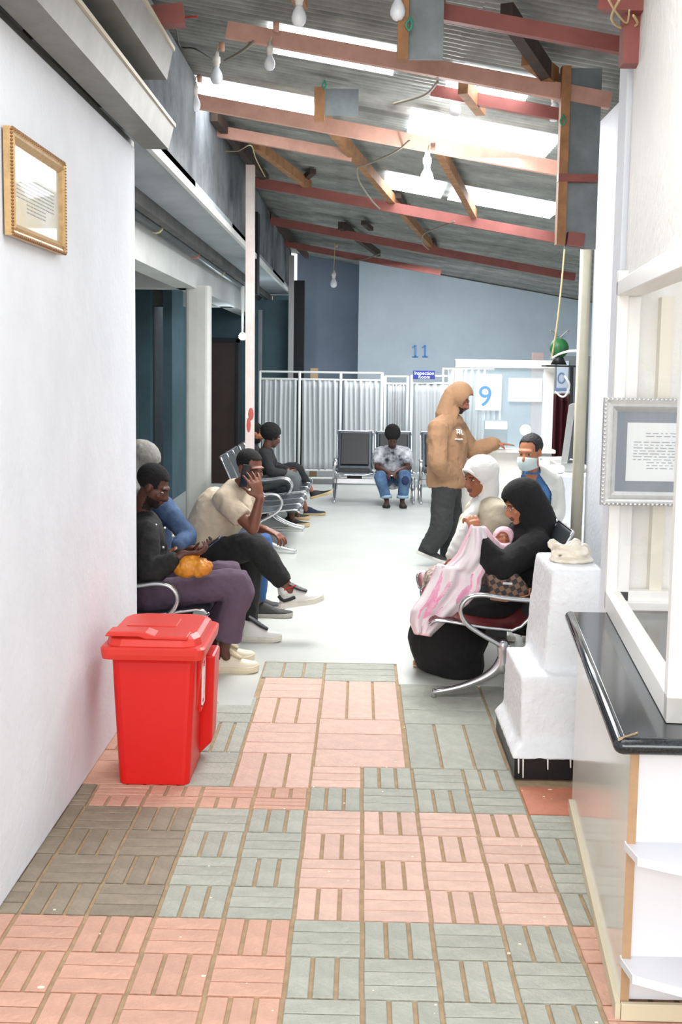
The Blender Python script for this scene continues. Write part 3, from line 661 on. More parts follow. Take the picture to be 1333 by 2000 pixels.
MB().hexa([sidept(4.75, .28)-V((.01, 0, 0)), sidept(4.86, .28)-V((.01, 0, 0)), sidept(4.86, .52)-V((.01, 0, 0)), sidept(4.75, .52)-V((.01, 0, 0)), sidept(4.75, .28)+V((.002, 0, 0)), sidept(4.86, .28)+V((.002, 0, 0)), sidept(4.86, .52)+V((.002, 0, 0)), sidept(4.75, .52)+V((.002, 0, 0))]).build('sticker_ground', REDP, bn_)
st.build('white_bin_symbol', WPL, bn_)
# ================================================================== WAITING BENCHES
# local frame: +a (local x) is forward, local y runs along the bench
def bench(label, origin, rz, nseats, pitch, seat_m, group, legs=None, pad=None, zs=0, post_m=CASTAL, arms=None):
    t = thing('waiting_bench', label, 'bench', (0, 0, 0), group)
    t.matrix_basis = Matrix.Identity(4)
    L = nseats*pitch
    M = Matrix.Translation(origin) @ Matrix.Rotation(rz, 4, 'Z')
    def add(mb, name, m, par=None, smooth=False, bevel=0, solid=0):
        me_ = mb.mesh(name); me_.transform(M); return link(name, me_, m, par or t, smooth, solid, bevel)
    add(MB().bar((-.02, .0, .265), (-.02, L, .265), .045, .075), 'beam', post_m, None, False, .006)
    for y in (legs or (0, L)):
        add(MB().loft([(0, y, .30), (.0, y, .24), (.0, y, .17)], [(.034, .03), (.03, .026), (.036, .03)], side=V((0, 1, 0)), n=10, sm=2), 'post', post_m, None, True)
        for sgn, L_ in ((1, .37), (-1, .33)):
            pts = [(0, y, .22), (sgn*.03, y, .165), (sgn*.10, y, .115), (sgn*.23, y, .062), (sgn*L_, y, .03)]
            add(MB().loft(pts, [(.028, .03), (.026, .03), (.024, .022), (.02, .015), (.018, .012)], side=V((0, 1, 0)), n=10, sm=3, sq=.7), 'leg', post_m, None, True)
            add(MB().loft([(sgn*L_, y, .045), (sgn*L_, y, .0)], [.011, .015], n=10, dome=False), 'foot_pad', CHROME, None, True)
    for y in (arms if arms is not None else (0, L)):
        pts = [(-.30, y, .545), (-.14, y, .552), (.0, y, .562), (.12, y, .578), (.20, y, .560), (.238, y, .495), (.205, y, .42), (.13, y, .365), (.04, y, .315), (-.01, y, .285)]
        add(MB().loft(pts, [(.026, .013)]*9+[(.026, .02)], side=V((0, 1, 0)), n=10, sm=4, sq=.75), 'armrest', post_m, None, True)
    for k in range(nseats):
        y0, y1 = k*pitch+.018, (k+1)*pitch-.018
        prof = [(.40, .385), (.385, .408), (.34, .415), (.20, .395), (.05, .375), (-.05, .378), (-.12, .42), (-.17, .50), (-.24, .66), (-.31, .82), (-.355, .91), (-.37, .925)]
        pr, _ = smooth_path([V((a, 0, z)) for a, z in prof], [(0, 0)]*len(prof), 3); n_ = len(pr)-1
        def fn(u, v):
            q = pr[round(u*n_)]; e = (2*abs(v-.5))**6; ins = .0
            f = u if u < .5 else 1-u
            w = min(1, (f/.06)**.5) if f < .06 else 1
            yy = (y0+y1)/2+(v-.5)*(y1-y0)*(.86+.14*w); return V((q.x, yy, q.z+.012*e*(1 if u < .45 else 0)))
        shell = add(MB().grid(fn, n_, 10), 'seat_shell', seat_m, None, True, 0, .006)
        if seat_m is SEATR:
            shell.data.materials.append(SEATM)
            for p in shell.data.polygons:
                if (M.inverted() @ p.center).x < -.13: p.material_index = 1
        rim = [fn(i/n_, 0) for i in range(0, n_+1, 2)]+[fn(1, v/5) for v in range(1, 5)]+[fn(i/n_, 1) for i in range(n_, -1, -2)]+[fn(0, v/5) for v in range(4, -1, -1)]
        add(MB().loft(rim, [.009]*len(rim), n=6, dome=False), 'chrome_rim', CHROME, shell, True)
        add(MB().bar((.02, (y0+y1)/2-.1, .33), (.02, (y0+y1)/2+.1, .33), .12, .05), 'bracket', BLK, shell)
        if pad:
            add(MB().hexa([(-.115, y0+.05, .48), (-.115, y1-.05, .48), (-.14, y1-.05, .475), (-.14, y0+.05, .475), (-.30, y0+.05, .90), (-.30, y1-.05, .90), (-.335, y1-.05, .90), (-.335, y0+.05, .90)]), 'back_pad', pad, shell, False, .012)
            add(MB().cham(.0, .37, y0+.03, y1-.03, .40, .44, .01), 'seat_pad', pad, shell)
    return t
G = 'waiting room benches'
b = bench('maroon-seated metal bench with chrome loop armrest by the stepped pillar', (.80, 7.43, 0), math.pi, 3, .49, SEATR, G, arms=(1.47,))
b = bench('grey metal bench under the man in purple trousers beside the red bin', (-1.25, 6.12, 0), 0, 4, .5, SEATM, G)
b = bench('empty grey perforated bench in the middle of the left row', (-.98, 10.6, 0), 0, 3, .49, SEATM, G)
b = bench('grey metal bench under the two black-clad men by the screens', (-.98, 12.22, 0), 0, 3, .49, SEATM, G)
q = P(653, 985, 14.9)
b = bench('black padded double seat under the man in the patterned shirt', (P(655, 900, 14.95).x, 15.0, 0), -math.pi/2, 2, .53, SEATM, G, pad=PADB, arms=(0,))
b = bench('black padded seat behind the standing man in the hooded sweatshirt', (P(822, 900, 14.95).x, 15.0, 0), -math.pi/2, 2, .53, SEATM, G, pad=PADB)
# ================================================================== FOLDING SCREENS
def screen(label, pxs, Y, zt=1.73):
    t = thing('folding_screen', label, 'screen', (P(pxs[0], 900, Y).x, Y, 0), 'white folding screens')
    xs = [P(p, 900, Y).x for p in pxs]
    for i, x in enumerate(xs): MB().loft([(x, Y, .02), (x, Y, zt)], [.022]*2, n=8, dome=False).build('post', WSTEEL, t, True)
    for a, b_ in zip(xs, xs[1:]):
        for z in (zt-.01, zt-.12, .22, .10): MB().loft([(a, Y, z), (b_, Y, z)], [.016]*2, n=6, dome=False).build('rail', WSTEEL, t)
        ph = random.random()*9; nf = 7
        def fn(u, v):
            x = a+.04+(b_-a-.08)*u; amp = .022*(.4+.6*math.sin(v*math.pi)**.5 if v < 1 else .4)
            return V((x, Y+amp*math.sin(u*nf*2*math.pi+ph+.8*math.sin(3*v+ph))+.01*math.sin(u*31+ph), zt-.12-(zt-.12-.22)*v))
        MB().grid(fn, 80, 10).build('gathered_curtain', CURT, t, True, .003)
    for x in (xs[0], xs[-1]):
        MB().loft([(x, Y-.2, .03), (x, Y+.2, .03)], [.018]*2, n=8).build('foot', WSTEEL, t, True)
screen('long white folding screen behind the empty padded chairs', (507, 584, 664, 744), 17.0)
screen('white folding screen behind the man in the hooded sweatshirt', (802, 895, 975), 16.8, 1.70)
screen('short white folding screen behind the man in the patterned shirt', (750, 794), 17.25, 1.68)
ob = MB().box(P(614, 725, 18).x-.06, P(614, 725, 18).x+.06, 18, 18.15, 0, 1.78).build('cardboard_box', mat('tan_card', (176, 150, 118), .8)); ob.hide_render = False
tag(ob, 'small tan carton top showing above the long screen', 'box')
# ================================================================== BOOTH NINE
Yb = 10.4; xl, xr = .876, 1.80
bo = thing('booth', 'white booth with a glazed window carrying the number nine', 'booth', (1.3, Yb, 0))
MB().box(xl, xr+.0, Yb, Yb+.06, 0, 1.03).build('front_panel', PVC, bo, bevel=.005)
MB().box(xl-.02, xr+.02, Yb-.10, Yb+.10, 1.03, 1.065).build('sill', PVC, bo, bevel=.008)
for a, b_ in ((xl, xl+.075), (xr-.095, xr)): MB().box(a, b_, Yb, Yb+.07, 1.065, 1.885).build('frame_post', PVC, bo, bevel=.006)
MB().box(xl, xr, Yb-.01, Yb+.08, 1.815, 1.89).build('head_rail', PVC, bo, bevel=.006)
MB().box(xl+.07, xr-.09, Yb+.03, Yb+.036, 1.06, 1.82).build('pane', mat('booth_glass', (206, 226, 236), .03, alpha=.28, spec=.8), bo)
MB().box(xl, xl+.06, Yb+.07, Yb+.5, 0, 1.03).build('side_panel', PVC, bo)
MB().box(xr-.06, xr, Yb+.07, Yb+.5, 0, 1.03).build('side_panel', PVC, bo)
def sheet(px0, py0, px1, py1, Y, nm, lab):
    a, b_ = P(px0, py1, Y), P(px1, py0, Y)
    return tag(MB().box(a.x, b_.x, Y-.004, Y, a.z, b_.z).build(nm, PAPER), lab, 'paper')
s9 = sheet(929, 731, 981, 801, Yb-.002, 'number_sheet', 'white paper with a blue 9 taped to the booth glass')
text('9', P(948, 776, Yb-.008), .27, BLUEP, 'numeral', s9)
s2 = sheet(993, 739, 1060, 784, Yb-.002, 'notice_sheet', 'blank looking white notice taped right of the number nine')
tx = MB()
for k in range(4):
    a = P(1010, 752+k*7, Yb-.007); tx.box(a.x, a.x+.17-.03*(k % 2), a.y-.001, a.y, a.z, a.z+.004)
tx.build('print_lines', mat('very_faint_ink', (205, 206, 210), .8), s2)
# inside the booth
ins = thing('computer_monitor', 'pale lilac screen glowing behind the booth glass', 'monitor', P(968, 830, 11.3))
a, b_ = P(948, 838, 11.3), P(992, 823, 11.3)
MB().box(a.x, b_.x, 11.3, 11.34, a.z, b_.z).build('display', mat('lilac_screen', (206, 204, 236), .4, emit=.7), ins)
MB().box(a.x-.01, b_.x+.01, 11.31, 11.36, a.z-.2, b_.z+.01).build('housing', GREYW, ins, bevel=.01)
MB().box((a.x+b_.x)/2-.03, (a.x+b_.x)/2+.03, 11.36, 11.42, .75, a.z).build('stand', GREYW, ins)
ST(MB().box(.9, 1.9, 11.1, 11.7, .70, .75).box(.9, .95, 11.1, 11.7, 0, .7).box(1.85, 1.9, 11.1, 11.7, 0, .7).build('booth_desk', WPL), 'desk inside the booth')
p = P(1027, 840, 12.3); t = thing('desk_lamp', 'bright round lamp glowing behind the booth glass', 'lamp', (p.x, p.y, .0))
MB().sph(p, .06).build('globe', LAMP, t, True); MB().loft([(p.x, p.y, .02), (p.x, p.y, p.z-.05)], [.03, .012], n=8).build('pole', WPL, t, True)
point('lamp_light', p+V((0, -.12, 0)), 5, .05, (.85, .95, 1))
cx0 = thing('booth_curtain', 'pale curtain hanging inside the left of the booth', 'curtain', (1.05, 12.2, 0))
MB().grid(lambda u, v: V((.95+.42*u, 12.2+.025*math.sin(u*38+math.sin(v*4)), .3+1.5*v)), 60, 6).build('cloth', CURT, cx0, True, .003)
MB().loft([(.9, 12.2, 1.8), (1.45, 12.2, 1.8)], [.012]*2, n=8).loft([(.9, 12.2, 0), (.9, 12.2, 1.8)], [.012]*2, n=8).build('rod', WSTEEL, cx0, True)
ST(MB().box(1.98, 2.10, 12.9, 13.0, 0, 2.0).build('trim_2', mat('pale_brown_post', (164, 142, 138), .7)), 'brownish upright seen through the booth glass')
shf = MB(); 
tj = thing('supply_jar', 'cluster of pale jars on the booth desk', 'jar', (1.25, 11.5, .75), 'jars on the booth desk')
tj['label'] = 'pale jar on the booth desk beside the screen'
MB().loft([(1.22, 11.45, .76), (1.22, 11.45, .95), (1.22, 11.45, 1.0)], [.05, .05, .035], n=12, dome=False).build('jar_body', mat('frosted', (210, 214, 214), .3), tj, True); MB().loft([(1.22, 11.45, 1.0), (1.22, 11.45, 1.03)], [.04, .04], n=12, dome=False).build('lid', GREYW, tj)
mc = thing('maroon_curtain', 'dark maroon curtain right of the booth window', 'curtain', (1.95, 10.7, 0))
a, b_ = P(1076, 770, 10.8), P(1106, 770, 10.8)
MB().grid(lambda u, v: V((a.x+(b_.x+.05-a.x)*u, 10.8+.03*math.sin(u*20), 0.02+(a.z-.02)*v)), 40, 6).build('cloth', MAROON, mc, True, .004)
MB().loft([(a.x-.03, 10.8, a.z+.01), (b_.x+.05, 10.8, a.z+.02)], [.012]*2, n=8).build('rod', WSTEEL, mc, True)
# notice/padlock board above curtain
a, b_ = P(1088, 765, 11.2), P(1112, 705, 11.2)
bb = tag(MB().box(a.x, b_.x, 11.2, 11.22, a.z, b_.z).build('notice_board', mat('bluish_white', (196, 208, 222), .6)), 'pale blue-white notice above the maroon curtain', 'notice')
ST(MB().box(a.x-.02, a.x+.5, 11.222, 11.3, 0, b_.z+.05).build('wall_panel', GREYW), 'grey blue panel wall behind the maroon curtain')
lk = MB(); c_ = P(1097, 738, 11.19)
lk.loft([c_+V((.035*math.cos(k/12*6.283), 0, .05*math.sin(k/12*6.283))) for k in range(13)], [.007]*13, n=6, dome=False); lk.box(c_.x-.06, c_.x+.05, 11.185, 11.2, c_.z-.16, c_.z-.10)
lk.build('printed_emblem', mat('emblem_blue', (120, 140, 176), .6), bb)
cabl = tag(MB().loft([P(1078, 700, 9.9), P(1092, 692, 9.2), P(1112, 686, 8.2), P(1134, 686, 7.0)], [.009]*4, n=6, sm=4).build('cable', WPL, None, True), 'white cable running from the booth corner to the cream column', 'cable')
cabl = tag(MB().loft([P(1086, 765, 10.3), P(1096, 774, 9.6), P(1106, 772, 9), P(1113, 752, 8.5), P(1104, 735, 8.5)], [.008]*5, n=6, sm=4).build('cable', WPL, None, True), 'white cable loop before the maroon curtain', 'cable')
# green fan-like bundle on a dark stand, grey ribbon on top
c_ = P(1093, 680, 10.2); gb = thing('green_parcel', 'round dark green bundle with a grey bow above the booth corner', 'parcel', c_)
MB().ell(c_, AX, (.088, .07, .092), 16).build('bundle', GREEN, gb, True)
MB().loft([c_+V((0, 0, -.06)), c_+V((0, 0, -.15))], [.03, .075], n=14, dome=False).build('stand', BLK, gb, True)
bwm = MB()
for s_ in (-1, 1):
    bwm.loft([c_+V((s_*.01, 0, .10)), c_+V((s_*.05, 0, .14)), c_+V((s_*.085, 0, .165)), c_+V((s_*.06, 0, .115)), c_+V((s_*.01, 0, .10))], [(.004, .02)]*5, n=6, sm=3)
bwm.build('bow', mat('grey_ribbon', (120, 124, 126), .5), gb, True)
MB().box(c_.x-.13, c_.x+.16, 10.1, 10.35, c_.z-.17, c_.z-.155).build('small_shelf', BLK, gb)
MB().bar((c_.x+.14, 10.3, c_.z-.16), (1.98, 10.45, c_.z-.7), .03, .03).build('bracket_arm', BLK, gb)
ST(MB().box(c_.x+.05, c_.x+.14, 10.4, 10.5, 0, 3.1).build('trim_3', mat('grey_upright', (150, 160, 168), .7)), 'grey upright behind the green bundle') if False else None
# wall-mounted panel seen edge on
mo = thing('tilted_monitor', 'thin silver monitor seen edge-on upon the low white wall', 'monitor', P(1107, 912, 8.7))
a, b_ = P(1096, 905, 8.7), P(1112, 790, 8.7)
MB().hexa([(a.x, 8.7, a.z), (a.x+.055, 8.72, a.z), (a.x+.15, 9.1, a.z), (a.x+.10, 9.1, a.z), (b_.x, 8.7, b_.z), (b_.x+.055, 8.72, b_.z-.01), (b_.x+.15, 9.1, b_.z), (b_.x+.10, 9.1, b_.z)]).build('casing', SILV, mo, bevel=.005)
MB().hexa([(a.x+.058, 8.74, a.z+.02), (a.x+.062, 8.74, a.z+.02), (a.x+.152, 9.08, a.z+.02), (a.x+.148, 9.08, a.z+.02), (b_.x+.058, 8.74, b_.z-.03), (b_.x+.062, 8.74, b_.z-.03), (b_.x+.152, 9.08, b_.z-.03), (b_.x+.148, 9.08, b_.z-.03)]).build('display', BLK, mo)
MB().box(a.x-.03, a.x+.2, 8.75, 9.05, 1.0, a.z).build('base', SILV, mo, bevel=.01)
a = P(1087, 902, 8.6); 
rl = tag(MB().loft([(a.x-.03, 8.62, 1.035), (a.x+.04, 8.62, 1.035)], [.035]*2, n=14).build('paper_roll', PAPER, None, True), 'white paper roll on the low wall behind the nurse', 'roll')
#@@PART3
# ================================================================== PEOPLE
SK = {'deep': mat('skin_deep', (92, 56, 44), .5, var=.12, vs=8), 'dark': mat('skin_dark', (124, 76, 58), .5, var=.12, vs=8),
      'mid': mat('skin_mid', (158, 98, 70), .5, var=.1, vs=8), 'warm': mat('skin_warm', (188, 124, 90), .5, var=.1, vs=8)}
LIPS = mat('lips', (110, 58, 54), .45); BROW = mat('brow_hair', (24, 18, 16), .8); EYEW = mat('eye_white', (206, 196, 188), .3); IRIS = mat('iris', (24, 16, 12), .2)
HAIR = mat('black_hair', (20, 18, 18), .9, var=.3, vs=60, bump=1, bs=160)
def basis(f, up=V((0, 0, 1))):
    f = V(f).normalized(); s = f.cross(up).normalized(); u = s.cross(f); return s, f, u
def head_parts(mb, c, f, k=1.0, tilt=None, ears=True):
    s, f, u = basis(f, tilt or V((0, 0, 1))); A = (s, f, u)
    L = lambda a, b, d: c+(s*a+f*b+u*d)*k
    mb.ell(L(0, -.018, .035), A, (.076*k, .094*k, .085*k), 16)
    mb.ell(L(0, .022, -.028), A, (.060*k, .070*k, .086*k), 16)
    mb.ell(L(0, .058, -.094), A, (.030*k, .026*k, .022*k), 10)
    mb.loft([L(-.045, .072, .022), L(0, .086, .026), L(.045, .072, .022)], [.011*k]*3, n=8, sm=2)
    mb.loft([L(0, .086, .012), L(0, .100, -.018), L(0, .104, -.034)], [.008*k, .011*k, .015*k], n=8)
    for q in (-1, 1):
        mb.ell(L(q*.014, .092, -.036), A, (.010*k, .011*k, .009*k), 8)
        mb.ell(L(q*.036, .060, -.026), A, (.026*k, .024*k, .024*k), 10)
        if ears: mb.ell(L(q*.076, -.004, -.005), A, (.009*k, .020*k, .032*k), 8)
    mb.ell(L(0, .086, -.058), A, (.025*k, .013*k, .007*k), 10)
    mb.ell(L(0, .083, -.070), A, (.022*k, .013*k, .008*k), 10)
    return A
def hand_parts(mb, w, d, n, curls=(.3, .3, .35, .4), thumb=1, k=1.0, spread=.1, tcurl=.3):
    d = V(d).normalized(); n = (V(n)-d*V(n).dot(d)).normalized(); s = d.cross(n)*thumb
    mb.loft([w-d*.02, w+d*.02*k, w+d*.055*k, w+d*.09*k], [(.026*k, .02*k), (.032*k, .016*k), (.042*k, .015*k), (.040*k, .012*k)], side=s, n=10)
    ln = (.82, .95, 1.0, .9) if True else 0
    for i in range(4):
        off = (i-1.5)*-.0225*k; b = w+d*.088*k+s*off; dd = (d+s*(-(i-1.5))*spread).normalized(); pts = [b-d*.01*k]; cur = 0
        L3 = [x*k*ln[3-i] for x in (.040, .028, .022)]
        p = b
        for q, l in enumerate(L3):
            cur += curls[i]*(1 if q else .8); p = p+(dd*math.cos(cur)+n*math.sin(cur))*l; pts.append(p)
        mb.loft(pts, [.0098*k, .0094*k, .0086*k, .0074*k], n=8, sm=2)
    b = w+d*.025*k+s*.028*k; d1 = (d*.65+s*.75+n*.25).normalized(); d2 = (d*(1-tcurl)+s*(.4-tcurl)+n*(.3+tcurl)).normalized()
    mb.loft([b-d1*.01, b+d1*.034*k, b+d1*.034*k+d2*.03*k, b+d1*.034*k+d2*.052*k], [.014*k, .012*k, .0105*k, .008*k], n=8, sm=2)
def body(J, skin, vox=.008, k=1.0, lipm=LIPS, beard=None, torso=(.15, .105), brow=True):
    mb = MB(); A = head_parts(mb, J['head'], J['face'], k, J.get('tilt'), not J.get('covered')); s, f, u = A; c = J['head']
    nk, ch, pv = J['neck'], J['chest'], J['pelvis']; sh = (J['shL']-J['shR']); sd = sh.normalized()
    mb.loft([c-u*.05*k-f*.015*k, c-u*.10*k-f*.02*k, nk, nk-V((0, 0, .04))], [.052*k, .050*k, .055*k, .07*k], n=12, sm=2)
    tw, td = torso
    mid = (J['shL']+J['shR'])/2
    mb.loft([pv-V((0, 0, .04)), pv+V((0, 0, .03)), pv.lerp(ch, .5), ch, ch.lerp(mid, .7), mid.lerp(nk, .55)],
            [(tw*1.02, td), (tw*1.05, td*1.05), (tw*.9, td*.95), (tw*1.02, td*1.05), (tw*.95, td*.9), (.08, .065)], side=sd, n=16, sm=2)
    for q in 'LR':
        S_, E_, W_ = J['sh'+q], J['el'+q], J['wr'+q]
        mb.loft([mid.lerp(S_, .55), S_, S_.lerp(E_, .4), E_], [.055, .056, .047, .040], n=10, sm=2)
        mb.loft([E_, E_.lerp(W_, .35), W_], [.041, .038, .025], n=10, sm=2)
        h = J.get('hand'+q)
        if h: hand_parts(mb, W_, *h[:2], **(h[2] if len(h) > 2 else {}))
        H_1, K_, N_ = J['hip'+q], J['kn'+q], J['an'+q]
        mb.loft([H_1, H_1.lerp(K_, .5), K_], [.088, .072, .056], n=12, sm=2)
        mb.loft([K_, K_.lerp(N_, .35), N_], [.056, .054, .034], n=12, sm=2)
        td_ = J.get('toe'+q)
        if td_ is not None: mb.loft([N_, N_-V((0, 0, .03))+td_.normalized()*.015], [.034, .030], n=8)
    me = remesh(mb, vox, 3, .45)
    for m in (skin, lipm, BROW if not beard else beard): me.materials.append(m)
    for p in me.polygons:
        q = p.center-c; a, b, d = q.dot(s)/k, q.dot(f)/k, q.dot(u)/k
        if b > .078 and -.079 < d < -.052 and abs(a) < .026: p.material_index = 1
        elif brow and b > .066 and .014 < d < .024 and .014 < abs(a) < .05: p.material_index = 2
        elif beard and (((-.14 < d < -.055 and b > .0 and abs(a) < .07) and not (b > .078 and d > -.08)) or (b > .078 and -.052 < d < -.044 and abs(a) < .03)) : p.material_index = 2
    return me, A
def cap(J, k, r, off, open_, m, name, parent, vox=.009, extra=None, bumpy=.0, seed=1, tilt=None):
    """hair or hood: ellipsoid round the skull whose front opening is pressed back under the face"""
    s, f, u = basis(J['face'], J.get('tilt') or V((0, 0, 1))); c = J['head']; mb = MB()
    mb.ell(c+(s*off[0]+f*off[1]+u*off[2])*k, (s, f, u), tuple(x*k for x in r), 20)
    if extra: extra(mb, s, f, u, c)
    me = remesh(mb, vox, 3)
    if bumpy: wrinkle(me, bumpy, 45, seed)
    fa, fb_, top, bot = open_
    for v in me.vertices:
        q = v.co-c; a, b, d = q.dot(s)/k, q.dot(f)/k, q.dot(u)/k
        if b > fb_ and bot < d < top and abs(a) < fa*(1-.35*max(0, (d-top*.3)/(top*.7+1e-6))**2 if top > 0 else 1):
            v.co = c+s*a*k*.8+u*d*k*.8+f*min(b, fb_-.01)*k*.7
    o = link(name, me, m, parent); return o
def eyes(J, k, par):
    s, f, u = basis(J['face'], J.get('tilt') or V((0, 0, 1))); c = J['head']
    for q in (-1, 1):
        e = MB(); e.ell(c+(s*q*.032+f*.0715+u*.001)*k, (s, f, u), (.0125*k, .0108*k, .0048*k), 10)
        o = e.build('eye', EYEW, par, True)
        MB().ell(c+(s*q*.031+f*.0775+u*.001)*k, (s, f, u), (.0072*k, .0062*k, .0064*k), 8).build('iris', IRIS, o, True)
def shirt(J, m, par, sleeve=1.0, fat=.016, hem=.0, name='shirt', vox=.009, wr_=.007, torso=(.15, .105), arm=(.068, .060, .048), collar=.02, seed=2, cuffy=0, extra=None):
    mb = MB(); nk, ch, pv = J['neck'], J['chest'], J['pelvis']; sd = (J['shL']-J['shR']).normalized(); mid = (J['shL']+J['shR'])/2; tw, td = torso
    F_ = fat
    mb.loft([pv-V((0, 0, hem)), pv, pv.lerp(ch, .5), ch, ch.lerp(mid, .7), mid.lerp(nk, .45), mid.lerp(nk, .8)],
            [(tw*1.06+F_, td*1.04+F_), (tw*1.08+F_, td*1.08+F_), (tw*1.0+F_, td*1.03+F_), (tw*1.06+F_, td*1.1+F_), (tw+F_, td*.98+F_*.8), (.10+F_*.4, .082+F_*.3), (.066+collar*.3, .06+collar*.3)], side=sd, n=20, sm=2)
    for q in 'LR':
        mb.loft([mid.lerp(nk, .6), J['sh'+q]], [.066+F_, arm[0]*.96], n=12); mb.loft([ch, J['sh'+q]], [.10+F_, arm[0]*.9], n=12)
        S_, E_, W_ = J['sh'+q], J['el'+q], J['wr'+q]; sl = J.get('sleeve'+q, sleeve)
        a0, a1, a2 = arm
        if sl > .5:
            t = (sl-.5)*2
            mb.loft([mid.lerp(S_, .5), S_, S_.lerp(E_, .5), E_, E_.lerp(W_, t*.5), E_.lerp(W_, t)], [a0, a0*1.02, a1*1.03, a1, (a1+a2)/2*1.04, a2], n=12, sm=2)
        else:
            t = sl*2; mb.loft([mid.lerp(S_, .5), S_, S_.lerp(E_, t*.6), S_.lerp(E_, t)], [a0, a0*1.03, a0*1.06, a0*1.02], n=12, sm=2, dome=False)
    if extra: extra(mb)
    me = remesh(mb, vox, 12, .6); wrinkle(me, wr_, 9, seed, (1, 1, .6)); wrinkle(me, wr_*.4, 24, seed+1)
    return link(name, me, m, par)
def trousers(J, m, par, end=.93, r=(.105, .088, .075, .066), name='trousers', vox=.009, wr_=.006, seed=4, tw=.17, td=.125, ends=None):
    mb = MB(); pv = J['pelvis']; sd = (J['shL']-J['shR']).normalized()
    mb.loft([pv-V((0, 0, .03)), pv+V((0, 0, .06))], [(tw*1.0, td), (tw*.98, td)], side=sd, n=16)
    for q in 'LR':
        H_1, K_, N_ = J['hip'+q], J['kn'+q], J['an'+q]; e = (ends or {}).get(q, end)
        mb.loft([pv.lerp(H_1, .6), H_1, H_1.lerp(K_, .5), K_, K_.lerp(N_, e*.5), K_.lerp(N_, e)], [r[0], r[0], r[1]*1.04, r[1], r[2], r[3]], n=14, sm=3, dome=False)
    me = remesh(mb, vox, 8, .6); wrinkle(me, wr_, 10, seed, (1, 1, 1)); wrinkle(me, wr_*.4, 26, seed+1)
    return link(name, me, m, par)
def shoe(heel, d, par, m_up, m_sole, L=.285, W=.095, up=V((0, 0, 1)), h=.10, m_tongue=None, sole_t=.03, name='shoe', high=0, m_sock=None):
    d = V(d).normalized(); s = d.cross(up).normalized(); u = s.cross(d).normalized(); pt = lambda a, b, z: heel+d*(a*L)+s*(b*W/2)+u*z
    prof = [(0, .55), (.05, .72), (.2, .78), (.42, .74), (.62, .95), (.78, 1.0), (.9, .82), (.97, .5), (1, .2)]
    out = [(a, -w_) for a, w_ in prof]+[(a, w_) for a, w_ in reversed(prof)]
    so = MB(); n = len(out)
    lift = lambda a: .012*max(0, (a-.7)/.3)**2
    A = [so.bm.verts.new(pt(a, b*.93, lift(a))) for a, b in out]; B = [so.bm.verts.new(pt(a, b*1.04, sole_t*.55+lift(a))) for a, b in out]; D = [so.bm.verts.new(pt(a, b, sole_t+lift(a))) for a, b in out]
    so._f(A[::-1]); so._f(D)
    for X_, Y_ in ((A, B), (B, D)):
        for i in range(n): so._f([X_[i], X_[(i+1) % n], Y_[(i+1) % n], Y_[i]])
    upm = MB(); st_ = [(.03, .5, h*.9+high), (.12, .62, h+high), (.26, .66, h*.98+high*.6), (.38, .68, h*.86), (.5, .74, h*.68), (.64, .86, h*.52), (.8, .88, h*.44), (.92, .66, h*.36), (.985, .3, h*.26)]
    rings = []
    for a, w_, z in st_:
        rings.append([upm.bm.verts.new(pt(a, w_*math.cos(t)*(1 if math.sin(t) < .5 else .96), sole_t*.8+lift(a)+max(0, math.sin(t))**.75*(z-sole_t*.5))) for t in [math.pi*k/8 for k in range(9)]])
    for X_, Y_ in zip(rings, rings[1:]):
        for j in range(8): upm._f([X_[j], X_[j+1], Y_[j+1], Y_[j]])
    upm._f(rings[0]); upm._f(rings[-1][::-1])
    o = upm.build(name, m_up, par, True); so.build('sole', m_sole, o)
    if m_tongue:
        upt = [pt(a, 0, sole_t*.8+(z-sole_t*.5)+.008) for a, w_, z in st_[2:6]]; upt[0] = pt(.20, 0, h*1.28+high)
        MB().loft(upt, [(.036, .010), (.040, .012), (.038, .012), (.028, .008)], side=s, n=10, sm=2).build('tongue', m_tongue, o, True)
        lc = MB()
        for k_ in range(4):
            t = .30+.09*k_; z = h*(1.0-.13*k_*1.0)+.022; lc.loft([pt(t, -.42, z-.012), pt(t+.02, 0, z), pt(t, .42, z-.012)], [.0035]*3, n=6, sm=2)
        lc.build('laces', WPL if m_tongue is not WPL else GREYW, o, True)
    if m_sock:
        MB().loft([pt(.18, 0, h*.6), pt(.17, 0, h*1.25+high)], [.037, .038], n=12, dome=False).build('sock', m_sock, o, True)
    return o
def person(label, J, skin, group='people in the waiting area', k=1.0, vox=.008, ey=True, **kw):
    g = J['pelvis']; me, A = body(J, skin, vox, k, **kw)
    o = bpy.data.objects.new('person', me); C.objects.link(o); tag(o, label, 'person', group)
    if ey: eyes(J, k, o)
    return o
def JT(Yb_, d):          # joints given as (px, py, depth)
    out = {}
    for k_, v in d.items():
        out[k_] = P(*v) if isinstance(v, tuple) and len(v) == 3 and k_ not in ('face', 'toeL', 'toeR', 'tilt') else (V(v) if k_ in ('face', 'toeL', 'toeR', 'tilt') else v)
    return out
cloth = lambda n_, c_, **k_: mat(n_, c_, .88, var=k_.pop('var', .14), vs=k_.pop('vs', 7), bump=.25, bs=220, **k_)
